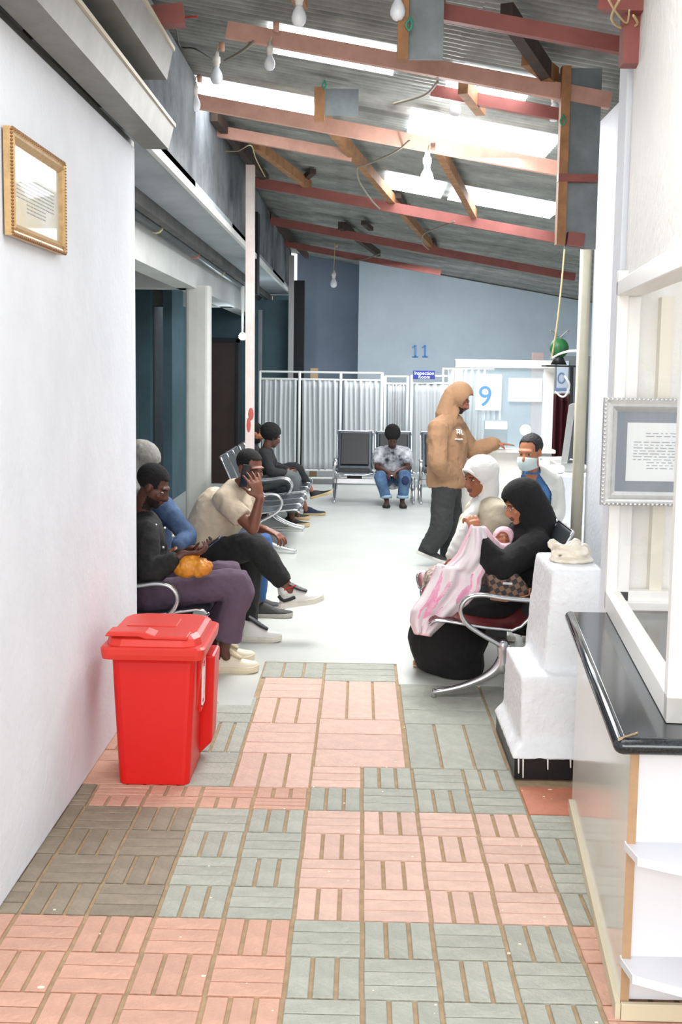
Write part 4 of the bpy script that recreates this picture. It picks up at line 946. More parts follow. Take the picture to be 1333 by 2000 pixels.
# ---- man in dark shirt and purple trousers
J = JT(0, dict(head=(300, 950, 6.47), face=(.88, -.12, -.42), neck=(278, 1012, 6.5), chest=(276, 1070, 6.5), pelvis=(268, 1165, 6.5),
    shR=(285, 1040, 6.31), elR=(292, 1122, 6.18), wrR=(360, 1082, 6.2), shL=(292, 1032, 6.69), elL=(320, 1110, 6.78), wrL=(376, 1072, 6.52),
    hipR=(290, 1165, 6.38), knR=(468, 1140, 6.34), anR=(437, 1270, 6.36), hipL=(290, 1155, 6.62), knL=(452, 1122, 6.6), anL=(425, 1250, 6.62), toeR=(.1, 0, -.03), toeL=(.1, 0, -.03)))
J['handR'] = ((.95, .1, .05), (.1, .35, .9), dict(curls=(.7, .7, .75, .8), thumb=-1, tcurl=.4)); J['handL'] = ((.9, -.35, .12), (.2, -.1, .95), dict(curls=(.6, .65, .7, .75), thumb=1))
m1 = person('man in a black patterned shirt and purple trousers looking down at a phone', J, SK['deep'], beard=BROW)
def curly(mb, s, f, u, c): pass
cap(J, 1.0, (.083, .101, .088), (0, -.022, .046), (.075, .045, .068, -.2), HAIR, 'hair', m1, bumpy=.002)
J['sleeveR'] = .82; J['sleeveL'] = .82
sh1 = shirt(J, cloth('black_shirt', (36, 34, 34), rgb2=(20, 20, 22), vs=30), m1, .82, .022, wr_=.010, arm=(.078, .068, .052))
bt = MB(); s_, f_, u_ = basis((1, -.5, 0))
for px, py in ((322, 1031), (338, 1046), (319, 1069), (305, 1025), (333, 1115)): bt.sph(P(px, py, 6.30), .007, 8)
bt.build('shirt_button', PAPER, sh1, True)
trousers(J, cloth('purple_trousers', (98, 80, 98)), m1, .83, (.098, .088, .078, .088), ends={'L': .86})
CRM = mat('cream_leather', (232, 222, 200), .5, var=.08, vs=14); SOLC = mat('cream_sole', (226, 214, 186), .6)
shoe(F(407, 1312)+V((0, 0, 0)), (1, .04, 0), m1, CRM, SOLC, .30, .105, h=.135, m_tongue=mat('cream_mesh', (206, 192, 160), .8, bump=.6, bs=200), sole_t=.036, m_sock=mat('burgundy_sock', (70, 30, 34), .9))
shoe(F(402, 1292)+V((0, 0, 0)), (1, .1, 0), m1, CRM, SOLC, .30, .105, h=.135, m_tongue=mat('cream_mesh', (206, 192, 160), .8), sole_t=.036, m_sock=mat('burgundy_sock', (70, 30, 34), .9))
def phone(name, lab, c, ux, uy, W=.072, H=.15, T_=.009, m=BLK, glow=None):
    t = thing(name, lab, 'phone', c); ux = V(ux).normalized(); uy = (V(uy)-ux*V(uy).dot(ux)).normalized(); n = ux.cross(uy)
    cn = lambda a, b, d: c+ux*a*W/2+uy*b*H/2+n*d
    MB().hexa([cn(-1, -1, -T_/2), cn(1, -1, -T_/2), cn(1, 1, -T_/2), cn(-1, 1, -T_/2), cn(-1, -1, T_/2), cn(1, -1, T_/2), cn(1, 1, T_/2), cn(-1, 1, T_/2)]).build('phone_body', m, t, bevel=.003)
    MB().hexa([cn(-.9, -.94, T_/2), cn(.9, -.94, T_/2), cn(.9, .94, T_/2), cn(-.9, .94, T_/2), cn(-.9, -.94, T_/2+.0008), cn(.9, -.94, T_/2+.0008), cn(.9, .94, T_/2+.0008), cn(-.9, .94, T_/2+.0008)]).build('phone_screen', mat('phone_glass', (60, 110, 180), .1, emit=glow) if glow else mat('phone_black', (14, 14, 16), .1), t)
    return t
phone('mobile_phone', 'small dark phone with bluish screen held over the orange bag', P(412, 1062, 6.33), (.15, 1, .15), (.8, 0, .6), glow=.6)
ob_ = MB(); c0 = P(377, 1105, 6.22)
ob_.ell(c0+V((-.03, 0, -.002)), (V((.97, 0, .2)), V((0, 1, 0)), V((-.2, 0, .97))), (.085, .075, .062), 14); ob_.ell(c0+V((.045, 0, -.01)), AX, (.065, .07, .052), 12); ob_.ell(c0+V((-.01, .0, .04)), AX, (.04, .04, .03), 10)
me = remesh(ob_, .007, 4); wrinkle(me, .012, 16, 9); wrinkle(me, .004, 45, 8)
ot = thing('carrier_bag', 'crumpled orange plastic bag on the purple-trousered lap', 'bag', c0); link('bag', me, mat('orange_plastic', (222, 150, 48), .35, rgb2=(198, 120, 30), vs=10), ot)
MB().loft([c0+V((-.0, 0, .05)), c0+V((.01, -.01, .075)), c0+V((.035, 0, .07)), c0+V((.03, 0, .045))], [.007]*4, n=6, sm=3).build('knotted_handle', mat('orange_plastic', (222, 150, 48), .35), ot, True)
# ---- woman in grey scarf and denim jacket
J = JT(0, dict(head=(276, 905, 7.2), face=(.8, .3, -.5), neck=(280, 965, 7.18), chest=(292, 1010, 7.15), pelvis=(300, 1100, 7.15),
    shR=(322, 992, 7.0), elR=(368, 1048, 6.98), wrR=(348, 1066, 6.86), shL=(300, 985, 7.4), elL=(320, 1060, 7.4), wrL=(350, 1070, 7.2),
    hipR=(310, 1110, 7.05), knR=(392, 1120, 7.02), anR=(345, 1215, 7.05), hipL=(310, 1105, 7.3), knL=(385, 1115, 7.28), anL=(345, 1205, 7.3), toeR=(.08, 0, -.02), toeL=(.08, 0, -.02)))
J['handR'] = ((-.6, -.4, -.5), (.5, 0, -.8), dict(curls=(.6, .6, .6, .6))); J['handL'] = ((-.3, -.8, -.3), (0, 0, -1), dict(curls=(.5,)*4))
J['covered'] = 1; w1 = person('woman in a grey headscarf and blue denim jacket behind the man looking down', J, SK['mid'], ey=False)
DEN = cloth('blue_denim', (82, 106, 142), rgb2=(54, 74, 108), vs=14)
shirt(J, DEN, w1, .96, .02, name='denim_jacket', arm=(.072, .062, .05)); trousers(J, cloth('black_trousers', (30, 30, 32)), w1, .95)
def scarfx(mb, s, f, u, c): mb.loft([c-f*.03+u*.0, c-f*.04-u*.10, c-f*.03-u*.17], [(.095, .10), (.10, .10), (.15, .12)], side=s, n=14, sm=2)
cap(J, 1.0, (.102, .125, .108), (0, -.015, .045), (.07, .05, .06, -.12), cloth('grey_scarf', (150, 148, 142), rgb2=(126, 124, 118), vs=25), 'headscarf', w1, extra=scarfx, bumpy=.004)
for q in 'RL': shoe(J['an'+q]-V((.06, 0, .07)) if J['an'+q].z-.07 > 0 else J['an'+q]-V((.06, 0, J['an'+q].z)), (1, 0, 0), w1, BLK, BLK, .25, .09)
# ---- man with phone, beige T-shirt
J = JT(0, dict(head=(489, 915, 7.22), face=(.66, -.68, -.22), neck=(460, 952, 7.33), chest=(432, 1000, 7.33), pelvis=(388, 1080, 7.33),
    shR=(437, 975, 7.12), elR=(494, 1032, 7.02), wrR=(508, 972, 7.02), shL=(484, 972, 7.5), elL=(494, 1032, 7.52), wrL=(520, 1034, 7.4),
    hipR=(405, 1083, 7.2), knR=(498, 1068, 7.12), anR=(571, 1158, 7.16), hipL=(400, 1088, 7.46), knL=(486, 1092, 7.4), anL=(487, 1222, 7.3), toeL=(.1, 0, -.04), toeR=(.1, 0, -.02)))
J['handR'] = ((-.32, .02, .95), (-.5, .85, .0), dict(curls=(.22, .25, .3, .35), thumb=1, spread=.16, k=1.05)); J['handL'] = ((.85, -.3, -.3), (-.1, 0, -1), dict(curls=(.45, .5, .6, .6), spread=.16, k=1.05))
m2 = person('man in a beige T-shirt with crossed legs talking on a phone', J, SK['dark'], vox=.007)
cap(J, 1.0, (.080, .098, .082), (0, -.022, .046), (.072, .05, .074, -.2), HAIR, 'hair', m2, bumpy=.0015)
shirt(J, cloth('beige_tshirt', (206, 190, 168), var=.06), m2, .33, .024, .02, name='t_shirt', arm=(.068, .063, .058), wr_=.012, torso=(.19, .132))
BT = cloth('black_joggers', (30, 30, 31)); trousers(J, BT, m2, .80, (.11, .092, .078, .056), ends={'R': .78, 'L': .95}, wr_=.009)
WHT = mat('white_leather', (236, 234, 230), .4); WSO = mat('white_sole', (228, 222, 210), .5); GUM = mat('tan_outsole', (206, 176, 140), .6)
tdn = V((.98, -.05, .18)).normalized(); hp = P(547, 1188, 7.16)
s1 = shoe(hp, tdn, m2, WHT, WSO, .30, .105, up=V((-.18, 0, .98)), h=.135, m_tongue=BLK, sole_t=.036, m_sock=WPL)
MB().loft([hp+V((-.004, -.045, .09)), hp+V((.03, -.05, .06)), hp+V((.10, -.05, .085))], [(.012, .004)]*3, n=8, sm=2).build('black_stripe', BLK, s1, True)
s2_ = shoe(F(470, 1251), (1, -.02, 0), m2, WHT, WSO, .275, .10, h=.125, m_tongue=BLK, sole_t=.034)
phone('mobile_phone', 'black phone pressed to the ear of the seated man', P(478, 930, 7.08), (.45, .75, -.1), (.2, .1, .95))
MB().loft([P(566, 1150, 7.12)+V((-.03, -.04, .0)), P(566, 1150, 7.12)+V((.04, -.04, .03))], [.005]*2, n=6).build('red_sock_band', mat('red_band', (170, 40, 44), .8), s1)
# ---- hunched person in jeans behind him
J = JT(0, dict(head=(452, 990, 7.98), face=(.6, -.1, -.8), neck=(428, 1000, 8.0), chest=(412, 1015, 8.0), pelvis=(392, 1062, 8.0),
    shR=(430, 1005, 7.83), elR=(455, 1050, 7.8), wrR=(490, 1050, 7.85), shL=(430, 1000, 8.17), elL=(455, 1045, 8.2), wrL=(488, 1048, 8.1),
    hipR=(400, 1068, 7.88), knR=(512, 1060, 7.86), anR=(503, 1180, 7.86), hipL=(400, 1066, 8.1), knL=(503, 1058, 8.12), anL=(490, 1165, 8.1), toeR=(.1, 0, -.04), toeL=(.1, 0, -.04)))
J['handR'] = ((.9, .2, -.1), (0, 0, -1)); J['handL'] = ((.9, -.2, -.1), (0, 0, -1))
pj = person('hunched person in blue jeans and dark shoes hidden behind the phoning man', J, SK['dark'], vox=.010, ey=False)
cap(J, 1.0, (.083, .10, .085), (0, -.022, .046), (.075, .045, .068, -.2), HAIR, 'hair', pj, bumpy=.002)
shirt(J, cloth('navy_top', (44, 52, 68)), pj, .95, .018, name='top', vox=.012); trousers(J, mat('bright_jeans', (48, 86, 138), .85, var=.2, vs=9), pj, .93, (.098, .082, .068, .06), vox=.011)
DKS = mat('dark_grey_shoe', (56, 56, 56), .7); shoe(F(497, 1205), (1, 0, 0), pj, DKS, mat('grey_sole', (170, 168, 160), .6), .28, .10, h=.10); shoe(F(485, 1190), (1, 0, 0), pj, DKS, mat('grey_sole', (170, 168, 160), .6), .28, .10)
# ---- two men in black by the screens
J = JT(0, dict(head=(531, 853, 12.55), face=(.92, .35, -.3), neck=(519, 882, 12.55), chest=(514, 905, 12.55), pelvis=(508, 944, 12.55),
    shR=(517, 890, 12.38), elR=(530, 922, 12.3), wrR=(557, 925, 12.4), shL=(524, 890, 12.75), elL=(538, 915, 12.8), wrL=(561, 918, 12.65),
    hipR=(512, 944, 12.42), knR=(572, 933, 12.42), anR=(570, 1008, 12.4), hipL=(512, 942, 12.68), knL=(574, 930, 12.7), anL=(580, 1000, 12.7), toeR=(.1, 0, -.04), toeL=(.1, 0, -.04)))
J['handR'] = ((.85, .3, .1), (0, .8, -.3), dict(curls=(.5,)*4)); J['handL'] = ((.85, -.4, .0), (0, -.8, -.3), dict(curls=(.5,)*4))
ma = person('man with a rounded afro in a black jacket seated by the screens', J, SK['deep'], vox=.011)
cap(J, 1.0, (.108, .122, .108), (0, -.030, .052), (.08, .055, .055, -.3), HAIR, 'afro_hair', ma, bumpy=.006)
BJ = cloth('black_jacket', (34, 35, 37)); shirt(J, BJ, ma, .97, .02, name='jacket', vox=.012, arm=(.075, .062, .05)); trousers(J, cloth('grey_trousers', (92, 98, 98)), ma, .9, (.098, .08, .07, .07), vox=.012)
TSO = mat('tan_sole', (190, 166, 124), .6)
shoe(F(556, 1028), (1, -.05, 0), ma, BLK, TSO, .29, .10, sole_t=.04); shoe(F(560, 1015), (1, .05, 0), ma, BLK, TSO, .28, .10, sole_t=.04)
J = JT(0, dict(head=(499, 846, 13.25), face=(.98, .1, -.2), neck=(492, 874, 13.3), chest=(492, 898, 13.3), pelvis=(500, 930, 13.3),
    shR=(492, 882, 13.12), elR=(510, 915, 13.1), wrR=(545, 915, 13.2), shL=(497, 880, 13.5), elL=(515, 905, 13.5), wrL=(548, 912, 13.35),
    hipR=(505, 930, 13.2), knR=(577, 915, 13.2), anR=(606, 953, 13.25), hipL=(505, 930, 13.42), knL=(572, 925, 13.4), anL=(596, 990, 13.4), toeL=(.1, 0, -.04), toeR=(.1, 0, .0)))
J['handR'] = ((.9, .2, 0), (0, 0, -1), dict(curls=(.4,)*4)); J['handL'] = ((.9, -.2, 0), (0, 0, -1), dict(curls=(.4,)*4))
mb_ = person('bearded man in black with crossed legs half hidden by the pink post', J, SK['mid'], vox=.011, beard=BROW)
cap(J, 1.0, (.084, .102, .088), (0, -.022, .046), (.075, .045, .068, -.2), HAIR, 'hair', mb_, bumpy=.003)
o = shirt(J, BJ, mb_, .97, .02, name='jacket', vox=.012, arm=(.072, .06, .05)); trousers(J, cloth('black_trousers', (30, 30, 32)), mb_, .82, (.098, .08, .066, .06), vox=.012)
MB().loft([J['neck']+V((.07, -.05, .0)), J['neck']+V((.085, 0, -.015)), J['neck']+V((.07, .05, 0))], [(.012, .008)]*3, n=8, sm=2).build('white_collar', PAPER, o, True)
shoe(P(607, 975, 13.25), V((.95, 0, .28)), mb_, BLK, TSO, .28, .10, up=V((-.28, 0, .95)), sole_t=.03, h=.085); shoe(F(592, 1006), (1, 0, 0), mb_, mat('navy_canvas', (36, 48, 72), .8), TSO, .28, .10, sole_t=.028)
# ---- man in patterned shirt on the padded seat
J = JT(0, dict(head=(767, 853, 14.55), face=(0, -.72, -.7), neck=(767, 878, 14.75), chest=(767, 896, 14.78), pelvis=(767, 933, 14.85),
    shL=(793, 884, 14.75), elL=(797, 913, 14.65), wrL=(774, 922, 14.4), shR=(741, 884, 14.75), elR=(737, 913, 14.65), wrR=(758, 922, 14.4),
    hipL=(779, 936, 14.8), knL=(792, 930, 14.35), anL=(786, 978, 14.4), hipR=(755, 936, 14.8), knR=(743, 932, 14.35), anR=(756, 977, 14.4), toeL=(.01, -.1, -.04), toeR=(-.01, -.1, -.04)))
J['handL'] = ((-.8, -.5, -.2), (0, 0, -1), dict(curls=(.5,)*4)); J['handR'] = ((.8, -.5, -.2), (0, 0, -1), dict(curls=(.5,)*4))
mf = person('man in a black and white patterned shirt with bowed head on the padded seat', J, SK['deep'], vox=.012)
cap(J, 1.0, (.105, .118, .106), (0, -.025, .058), (.078, .06, .05, -.3), HAIR, 'afro_hair', mf, bumpy=.006)
shirt(J, mat('patterned_shirt', (232, 232, 238), .85, rgb2=(30, 36, 54), vs=7), mf, .40, .02, .03, arm=(.082, .072, .07), vox=.012)
JN = mat('faded_jeans', (92, 122, 154), .85, rgb2=(62, 88, 124), vs=8); tr = trousers(J, JN, mf, .86, (.10, .082, .072, .068), vox=.012)
for q in 'LR':
    e = J['kn'+q].lerp(J['an'+q], .86); MB().loft([e+V((0, 0, .03)), e-V((0, 0, .01))], [.076, .078], n=14, dome=False).build('turned_cuff', mat('cuff_denim', (150, 176, 196), .9), tr, True)
k_ = J['knL']; MB().ell(k_+V((0, -.075, -.05)), AX, (.05, .02, .06), 10).build('knee_patch', mat('dark_patch', (36, 48, 84), .9), tr, True)
BRS = mat('brown_shoe', (64, 42, 36), .6)
for q, px in (('L', 787), ('R', 755)): e = J['an'+q]; shoe(V((e.x, e.y+.05, 0)), (.04 if q == 'L' else -.04, -1, 0), mf, BRS, BLK, .27, .10)
# ---- standing man in hooded sweatshirt
J = JT(0, dict(head=(897, 781, 10.1), face=(.92, -.08, -.40), neck=(880, 816, 10.1), chest=(874, 862, 10.1), pelvis=(873, 945, 10.1),
    shR=(856, 838, 9.9), elR=(856, 905, 9.84), wrR=(884, 932, 9.96), shL=(893, 836, 10.3), elL=(922, 880, 10.34), wrL=(968, 866, 10.3),
    hipR=(868, 955, 10.0), knR=(862, 1030, 9.98), anR=(836, 1076, 10.0), hipL=(878, 955, 10.22), knL=(882, 1030, 10.2), anL=(876, 1088, 10.2), toeL=(.1, 0, -.04), toeR=(.08, 0, -.05)))
J['handR'] = ((.8, .2, -.5), (0, .8, -.3), dict(curls=(.5,)*4)); J['handL'] = ((1, .0, -.05), (0, 0, -1), dict(curls=(.05, .05, .08, .1), thumb=-1, spread=.08))
J['covered'] = 1; mh = person('standing man in a tan hooded sweatshirt resting a hand on the booth sill', J, SK['mid'], beard=BROW)
TAN = cloth('tan_fleece', (158, 122, 92), var=.07)
def hoodx(mb, s, f, u, c): mb.loft([c-f*.05+u*.11, c-f*.075+u*.03, c-f*.07-u*.08, c-f*.05-u*.17], [(.05, .05), (.09, .08), (.10, .085), (.125, .10)], side=s, n=14, sm=2); mb.loft([c-f*.02-u*.10, c+f*.02-u*.14, c-f*.02-u*.18], [(.09, .07), (.10, .08), (.12, .09)], side=s, n=12)
o = shirt(J, TAN, mh, .97, .045, .02, name='sweatshirt', arm=(.094, .082, .062), wr_=.013, torso=(.155, .12))
cap(J, 1.0, (.106, .124, .124), (0, -.012, .044), (.085, .052, .088, -.16), TAN, 'hood', o, extra=hoodx, bumpy=.003)
lg = MB(); c_ = P(898, 848, 9.93)
for a, b, w_, h_ in ((-.035, .02, .012, .05), (-.02, .04, .05, .012), (.0, .02, .012, .05), (-.015, .015, .03, .01), (.03, .018, .012, .045), (.045, -.0, .02, .012), (-.05, -.045, .03, .012), (-.01, -.045, .03, .012), (.03, -.045, .035, .012)):
    lg.ell(c_+V((a*.62, .03*abs(a)-.012+.3*max(0, a), b)), AX, (w_*.5, .02, h_*.5), 6)
lg.build('white_chest_print', PAPER, o, True)
trousers(J, cloth('charcoal_trousers', (52, 54, 54)), mh, .97, (.112, .10, .092, .078), tw=.15, td=.12, wr_=.009)
DBT = mat('dark_boot', (44, 44, 46), .6)
bh = P(813, 1080, 10.0); shoe(bh, V((.93, 0, -.36)), mh, DBT, mat('boot_sole', (206, 206, 200), .6), .29, .10, up=V((.36, 0, .93)), h=.12, high=.03)
q = F(862, 1108, 0); shoe(V((J['anL'].x-.06, 10.2, 0)), (1, -.1, 0), mh, DBT, BLK, .28, .10, h=.12)
# ---- nurse
J = JT(0, dict(head=(1036, 883, 7.72), face=(-.55, -.80, -.18), neck=(1038, 925, 7.78), chest=(1036, 962, 7.8), pelvis=(1034, 1045, 7.85),
    shR=(995, 945, 7.78), elR=(985, 1000, 7.7), wrR=(1010, 1040, 7.55), shL=(1079, 943, 7.86), elL=(1085, 1000, 7.8), wrL=(1060, 1040, 7.6),
    hipR=(1015, 1055, 7.8), knR=(990, 1052, 7.45), anR=(992, 1150, 7.4), hipL=(1052, 1055, 7.85), knL=(1030, 1052, 7.45), anL=(1032, 1150, 7.4), toeR=(-.02, -.1, -.04), toeL=(0, -.1, -.04)))
J['handR'] = ((.3, -.9, -.2), (0, 0, -1)); J['handL'] = ((-.3, -.9, -.2), (0, 0, -1))
nu = person('seated nurse in a face mask, blue top and white coat', J, SK['warm'], group='people in the waiting area', vox=.009, brow=False)
cap(J, 1.0, (.080, .098, .086), (0, -.024, .044), (.066, .04, .082, -.2), mat('braided_hair', (52, 50, 52), .7, rgb2=(22, 20, 22), vs=40, bump=1, bs=90), 'braided_hair', nu, bumpy=.003)
s, f, u = basis(J['face']); c = J['head']
mk = MB(); mk.grid(lambda a, b: c+s*((a-.5)*.150)+f*(.112-.055*abs(2*a-1)**2.4-.014*abs(2*b-1)**2)+u*(-.012-.100*b+(.035*(b-.5))*abs(2*a-1)**2), 14, 10)
mk.build('face_mask', mat('mask_fabric', (206, 222, 222), .8), nu, True, .003)
blu = cloth('scrub_blue', (84, 130, 190), var=.06); shirt(J, blu, nu, .3, .026, name='blue_top', vox=.011)
ct = shirt(J, cloth('white_coat', (228, 228, 222), var=.06), nu, .95, .040, name='white_coat', arm=(.085, .075, .06), vox=.010)
n3 = J['neck']; cb_ = bmesh.new(); cb_.from_mesh(ct.data); dl = []
fB = V((-.12, -1, 0)).normalized(); sB = V((-1, .12, 0)).normalized()
for v in cb_.verts:      # open V front of the coat
    q = v.co-n3; b_ = q.dot(fB); a_ = q.dot(sB); d = q.z
    if b_ > .02 and -.42 < d < .07 and abs(a_) < .055+.085*min(1, max(0, -d)/.12): dl.append(v)
bmesh.ops.delete(cb_, geom=dl, context='VERTS'); cb_.to_mesh(ct.data); cb_.free()
vm = MB(); ch_ = n3+f*.10
vm.prism([n3+fB*.070+sB*.042+u*.0, n3+fB*.070-sB*.042+u*.0, n3+fB*.150-V((0, 0, .13))], fB*-.01, fB*.006)
vm.build('neckline_skin', SK['warm'], nu)
trousers(J, blu, nu, .9, vox=.012)
for q in 'LR': e = J['an'+q]; shoe(V((e.x, e.y+.06, 0)), (0, -1, 0), nu, WHT, WSO, .25, .09)
MB().sph(c+s*-.082-f*.0-u*.045, .008, 8).build('pearl_earring', PAPER, nu, True); MB().sph(c+s*.082-f*.0-u*.045, .008, 8).build('pearl_earring', PAPER, nu, True)
stl = thing('stool', 'low white stool under the seated nurse', 'stool', (1.2, 7.85, 0))
sx, sy, sz = J['pelvis'].x, J['pelvis'].y, J['pelvis'].z-.15
MB().loft([(sx, sy, sz-.03), (sx, sy, sz)], [.17, .17], n=20, dome=False).build('seat', WPL, stl, True)
for a_, b_ in ((1, 1), (1, -1), (-1, 1), (-1, -1)): MB().loft([(sx+a_*.11, sy+b_*.11, sz-.03), (sx+a_*.15, sy+b_*.15, 0)], [.014]*2, n=8, dome=False).build('leg', CHROME, stl, True)
# ---- woman in white headscarf
J = JT(0, dict(head=(937, 934, 7.02), face=(-.86, -.48, -.12), neck=(952, 985, 7.06), chest=(950, 1042, 7.08), pelvis=(975, 1135, 7.1),
    shL=(972, 1006, 6.86), elL=(968, 1085, 6.78), wrL=(915, 1090, 6.78), shR=(935, 1000, 7.24), elR=(918, 1080, 7.3), wrR=(890, 1095, 7.0),
    hipL=(975, 1140, 6.98), knL=(858, 1140, 6.96), anL=(868, 1245, 7.0), hipR=(968, 1138, 7.2), knR=(856, 1134, 7.2), anR=(868, 1240, 7.2), toeL=(-.1, 0, -.04), toeR=(-.1, 0, -.04)))
J['handL'] = ((-.9, -.1, -.2), (0, .3, -1), dict(curls=(.4,)*4)); J['handR'] = ((-.8, -.3, -.4), (0, 0, -1), dict(curls=(.4,)*4))
J['covered'] = 1; ww = person('woman in a white headscarf and beige cardigan seated beside the woman in black', J, SK['mid'], vox=.007)
WSC = cloth('white_scarf', (236, 236, 232), var=.04)
def wsx(mb, s, f, u, c): mb.loft([c-f*.045+u*.02, c-f*.045-u*.08, c-f*.03-u*.13, c-f*.02-u*.16], [(.092, .085), (.09, .08), (.09, .08), (.10, .085)], side=s, n=14, sm=2)
bg = shirt(J, cloth('beige_knit', (200, 190, 168), var=.08, vs=12), ww, .97, .03, .04, name='cardigan', arm=(.092, .080, .058), wr_=.010, torso=(.175, .14))
cap(J, 1.0, (.100, .122, .106), (0, -.020, .044), (.066, .042, .062, -.115), WSC, 'headscarf', ww, extra=wsx, bumpy=.003)
s, f, u = basis(J['face']); c = J['head']
MB().loft([c+f*(.050)+s*(-.072)+u*(.012), c+f*.093+s*(-.04)+u*.060, c+f*.105+u*.070, c+f*.093+s*.04+u*.060, c+f*.05+s*.072+u*.012], [(.010, .006)]*5, n=8, sm=3).build('scarf_band', WSC, ww, True)
# long white shawl front down to the sleeve
sw = MB(); pts = [P(935, 985, 6.98), P(918, 1010, 6.9), P(905, 1040, 6.86), P(895, 1066, 6.84), P(885, 1085, 6.83)]
sw.loft(pts, [(.03, .035), (.04, .045), (.046, .045), (.05, .05), (.045, .04)], side=V((1, 0, .4)), n=12, sm=3); me = remesh(sw, .009, 3); wrinkle(me, .010, 12, 13); link('white_shawl', me, WSC, ww)
trousers(J, mat('floral_skirt', (96, 74, 66), .9, rgb2=(206, 190, 178), vs=38), ww, 1.0, (.12, .11, .11, .12), name='floral_skirt', vox=.011)
for q in 'LR': e = J['an'+q]; shoe(V((e.x+.05, e.y, 0)), (-1, 0, 0), ww, BLK, BLK, .25, .09)
# ---- woman in black holding baby
J = JT(0, dict(head=(1020, 984, 6.5), face=(-.93, -.2, -.30), neck=(1040, 1030, 6.52), chest=(1032, 1082, 6.52), pelvis=(1020, 1175, 6.5),
    shL=(1048, 1068, 6.33), elL=(978, 1108, 6.16), wrL=(929, 1052, 6.2), shR=(1020, 1058, 6.72), elR=(990, 1100, 6.8), wrR=(950, 1085, 6.55),
    hipL=(1010, 1180, 6.42), knL=(880, 1196, 6.43), anL=(876, 1300, 6.42), hipR=(1005, 1178, 6.58), knR=(880, 1192, 6.57), anR=(872, 1290, 6.57), toeL=(-.1, 0, -.04), toeR=(-.1, 0, -.04)))
J['handL'] = ((-.1, .0, 1), (-.5, .8, .2), dict(curls=(1.0, 1.0, 1.0, 1.0), thumb=-1, tcurl=.6, k=1.05)); J['handR'] = ((-.8, -.4, .1), (.2, -.3, .8), dict(curls=(.5,)*4))
J['covered'] = 1; wb = person('woman in a black hijab and long black dress holding a wrapped baby', J, SK['warm'], vox=.007)
BLC = cloth('black_abaya', (22, 22, 24), rgb2=(12, 12, 13))
shirt(J, BLC, wb, .94, .035, .02, name='abaya_top', arm=(.095, .082, .056), wr_=.010, torso=(.165, .13))
def bsx(mb, s, f, u, c):
    nk = J['neck']; sd = (J['shL']-J['shR']).normalized()
    mb.loft([c-f*.045+u*.03, c-f*.05-u*.08, c-f*.045-u*.16, J['chest']+V((.02, 0, .10)), J['chest']+V((.015, 0, -.02))], [(.09, .10), (.105, .12), (.15, .13), (.20, .155), (.205, .16)], side=sd, n=18, sm=3)
cap(J, 1.0, (.098, .128, .108), (0, -.014, .045), (.060, .058, .066, -.115), BLC, 'hijab', wb, extra=bsx, bumpy=.003)
sk = MB()   # skirt of the dress, draped from the lap to the floor
sk.loft([P(1015, 1180, 6.5), P(930, 1186, 6.5), P(865, 1195, 6.48)], [(.19, .115), (.215, .12), (.20, .11)], side=V((0, 1, 0)), n=16, sm=2)
def ringpt(px, py, rx, ry): q = F(px, py) if False else None
kx = P(862, 1192, 6.48)
xs_ = lambda px: P(px, 1250, 6.5).x
sk.loft([(xs_(868), 6.5, kx.z+.0), (xs_(876), 6.5, .33), (xs_(874), 6.5, .22), (xs_(884), 6.49, .12), (xs_(893), 6.48, .055)], [(.20, .12), (.22, .19), (.23, .235), (.23, .23), (.20, .16)], side=V((0, 1, 0)), n=24, sm=3)
me = remesh(sk, .012, 3); wrinkle(me, .014, 7, 21, (1, 1, .4)); 
for v in me.vertices: v.co.z = max(v.co.z, .006)
link('dress_skirt', me, BLC, wb)
for dy, px, py in ((-.02, 806, 1302), (.22, 806, 1278)):
    q = F(px, py); toe = V((q.x-.0, q.y, 0)); hl = toe+V((.22, 0, 0))
    so = MB().loft([hl+V((0, 0, .012)), toe+V((.06, 0, .012)), toe+V((.01, 0, .012))], [(.032, .010), (.042, .010), (.025, .008)], side=V((0, 1, 0)), n=10).build('sandal', GUM, wb, True)
    MB().loft([toe+V((.12, 0, .035)), toe+V((.05, 0, .032)), toe+V((.015, 0, .028))], [(.036, .024), (.038, .018), (.03, .012)], side=V((0, 1, 0)), n=10).build('foot', SK['warm'], so, True)
    MB().loft([toe+V((.06, -.042, .02)), toe+V((.06, 0, .056)), toe+V((.06, .042, .02))], [(.012, .004)]*3, n=8, sm=2).build('strap', BLK, so, True)
# glasses arm
s, f, u = basis(J['face']); c = J['head']
gl = MB()
for q in (-1, 1):
    gl.loft([c+s*q*(.032+.018*math.cos(a))+f*.092+u*(.0+.015*math.sin(a)) for a in [k*math.pi/6 for k in range(13)]], [.0016]*13, n=5, dome=False)
gl.loft([c+s*-.014+f*.096, c+s*.014+f*.096], [.0016]*2, n=5); gl.build('spectacles', CHROME, wb, True)
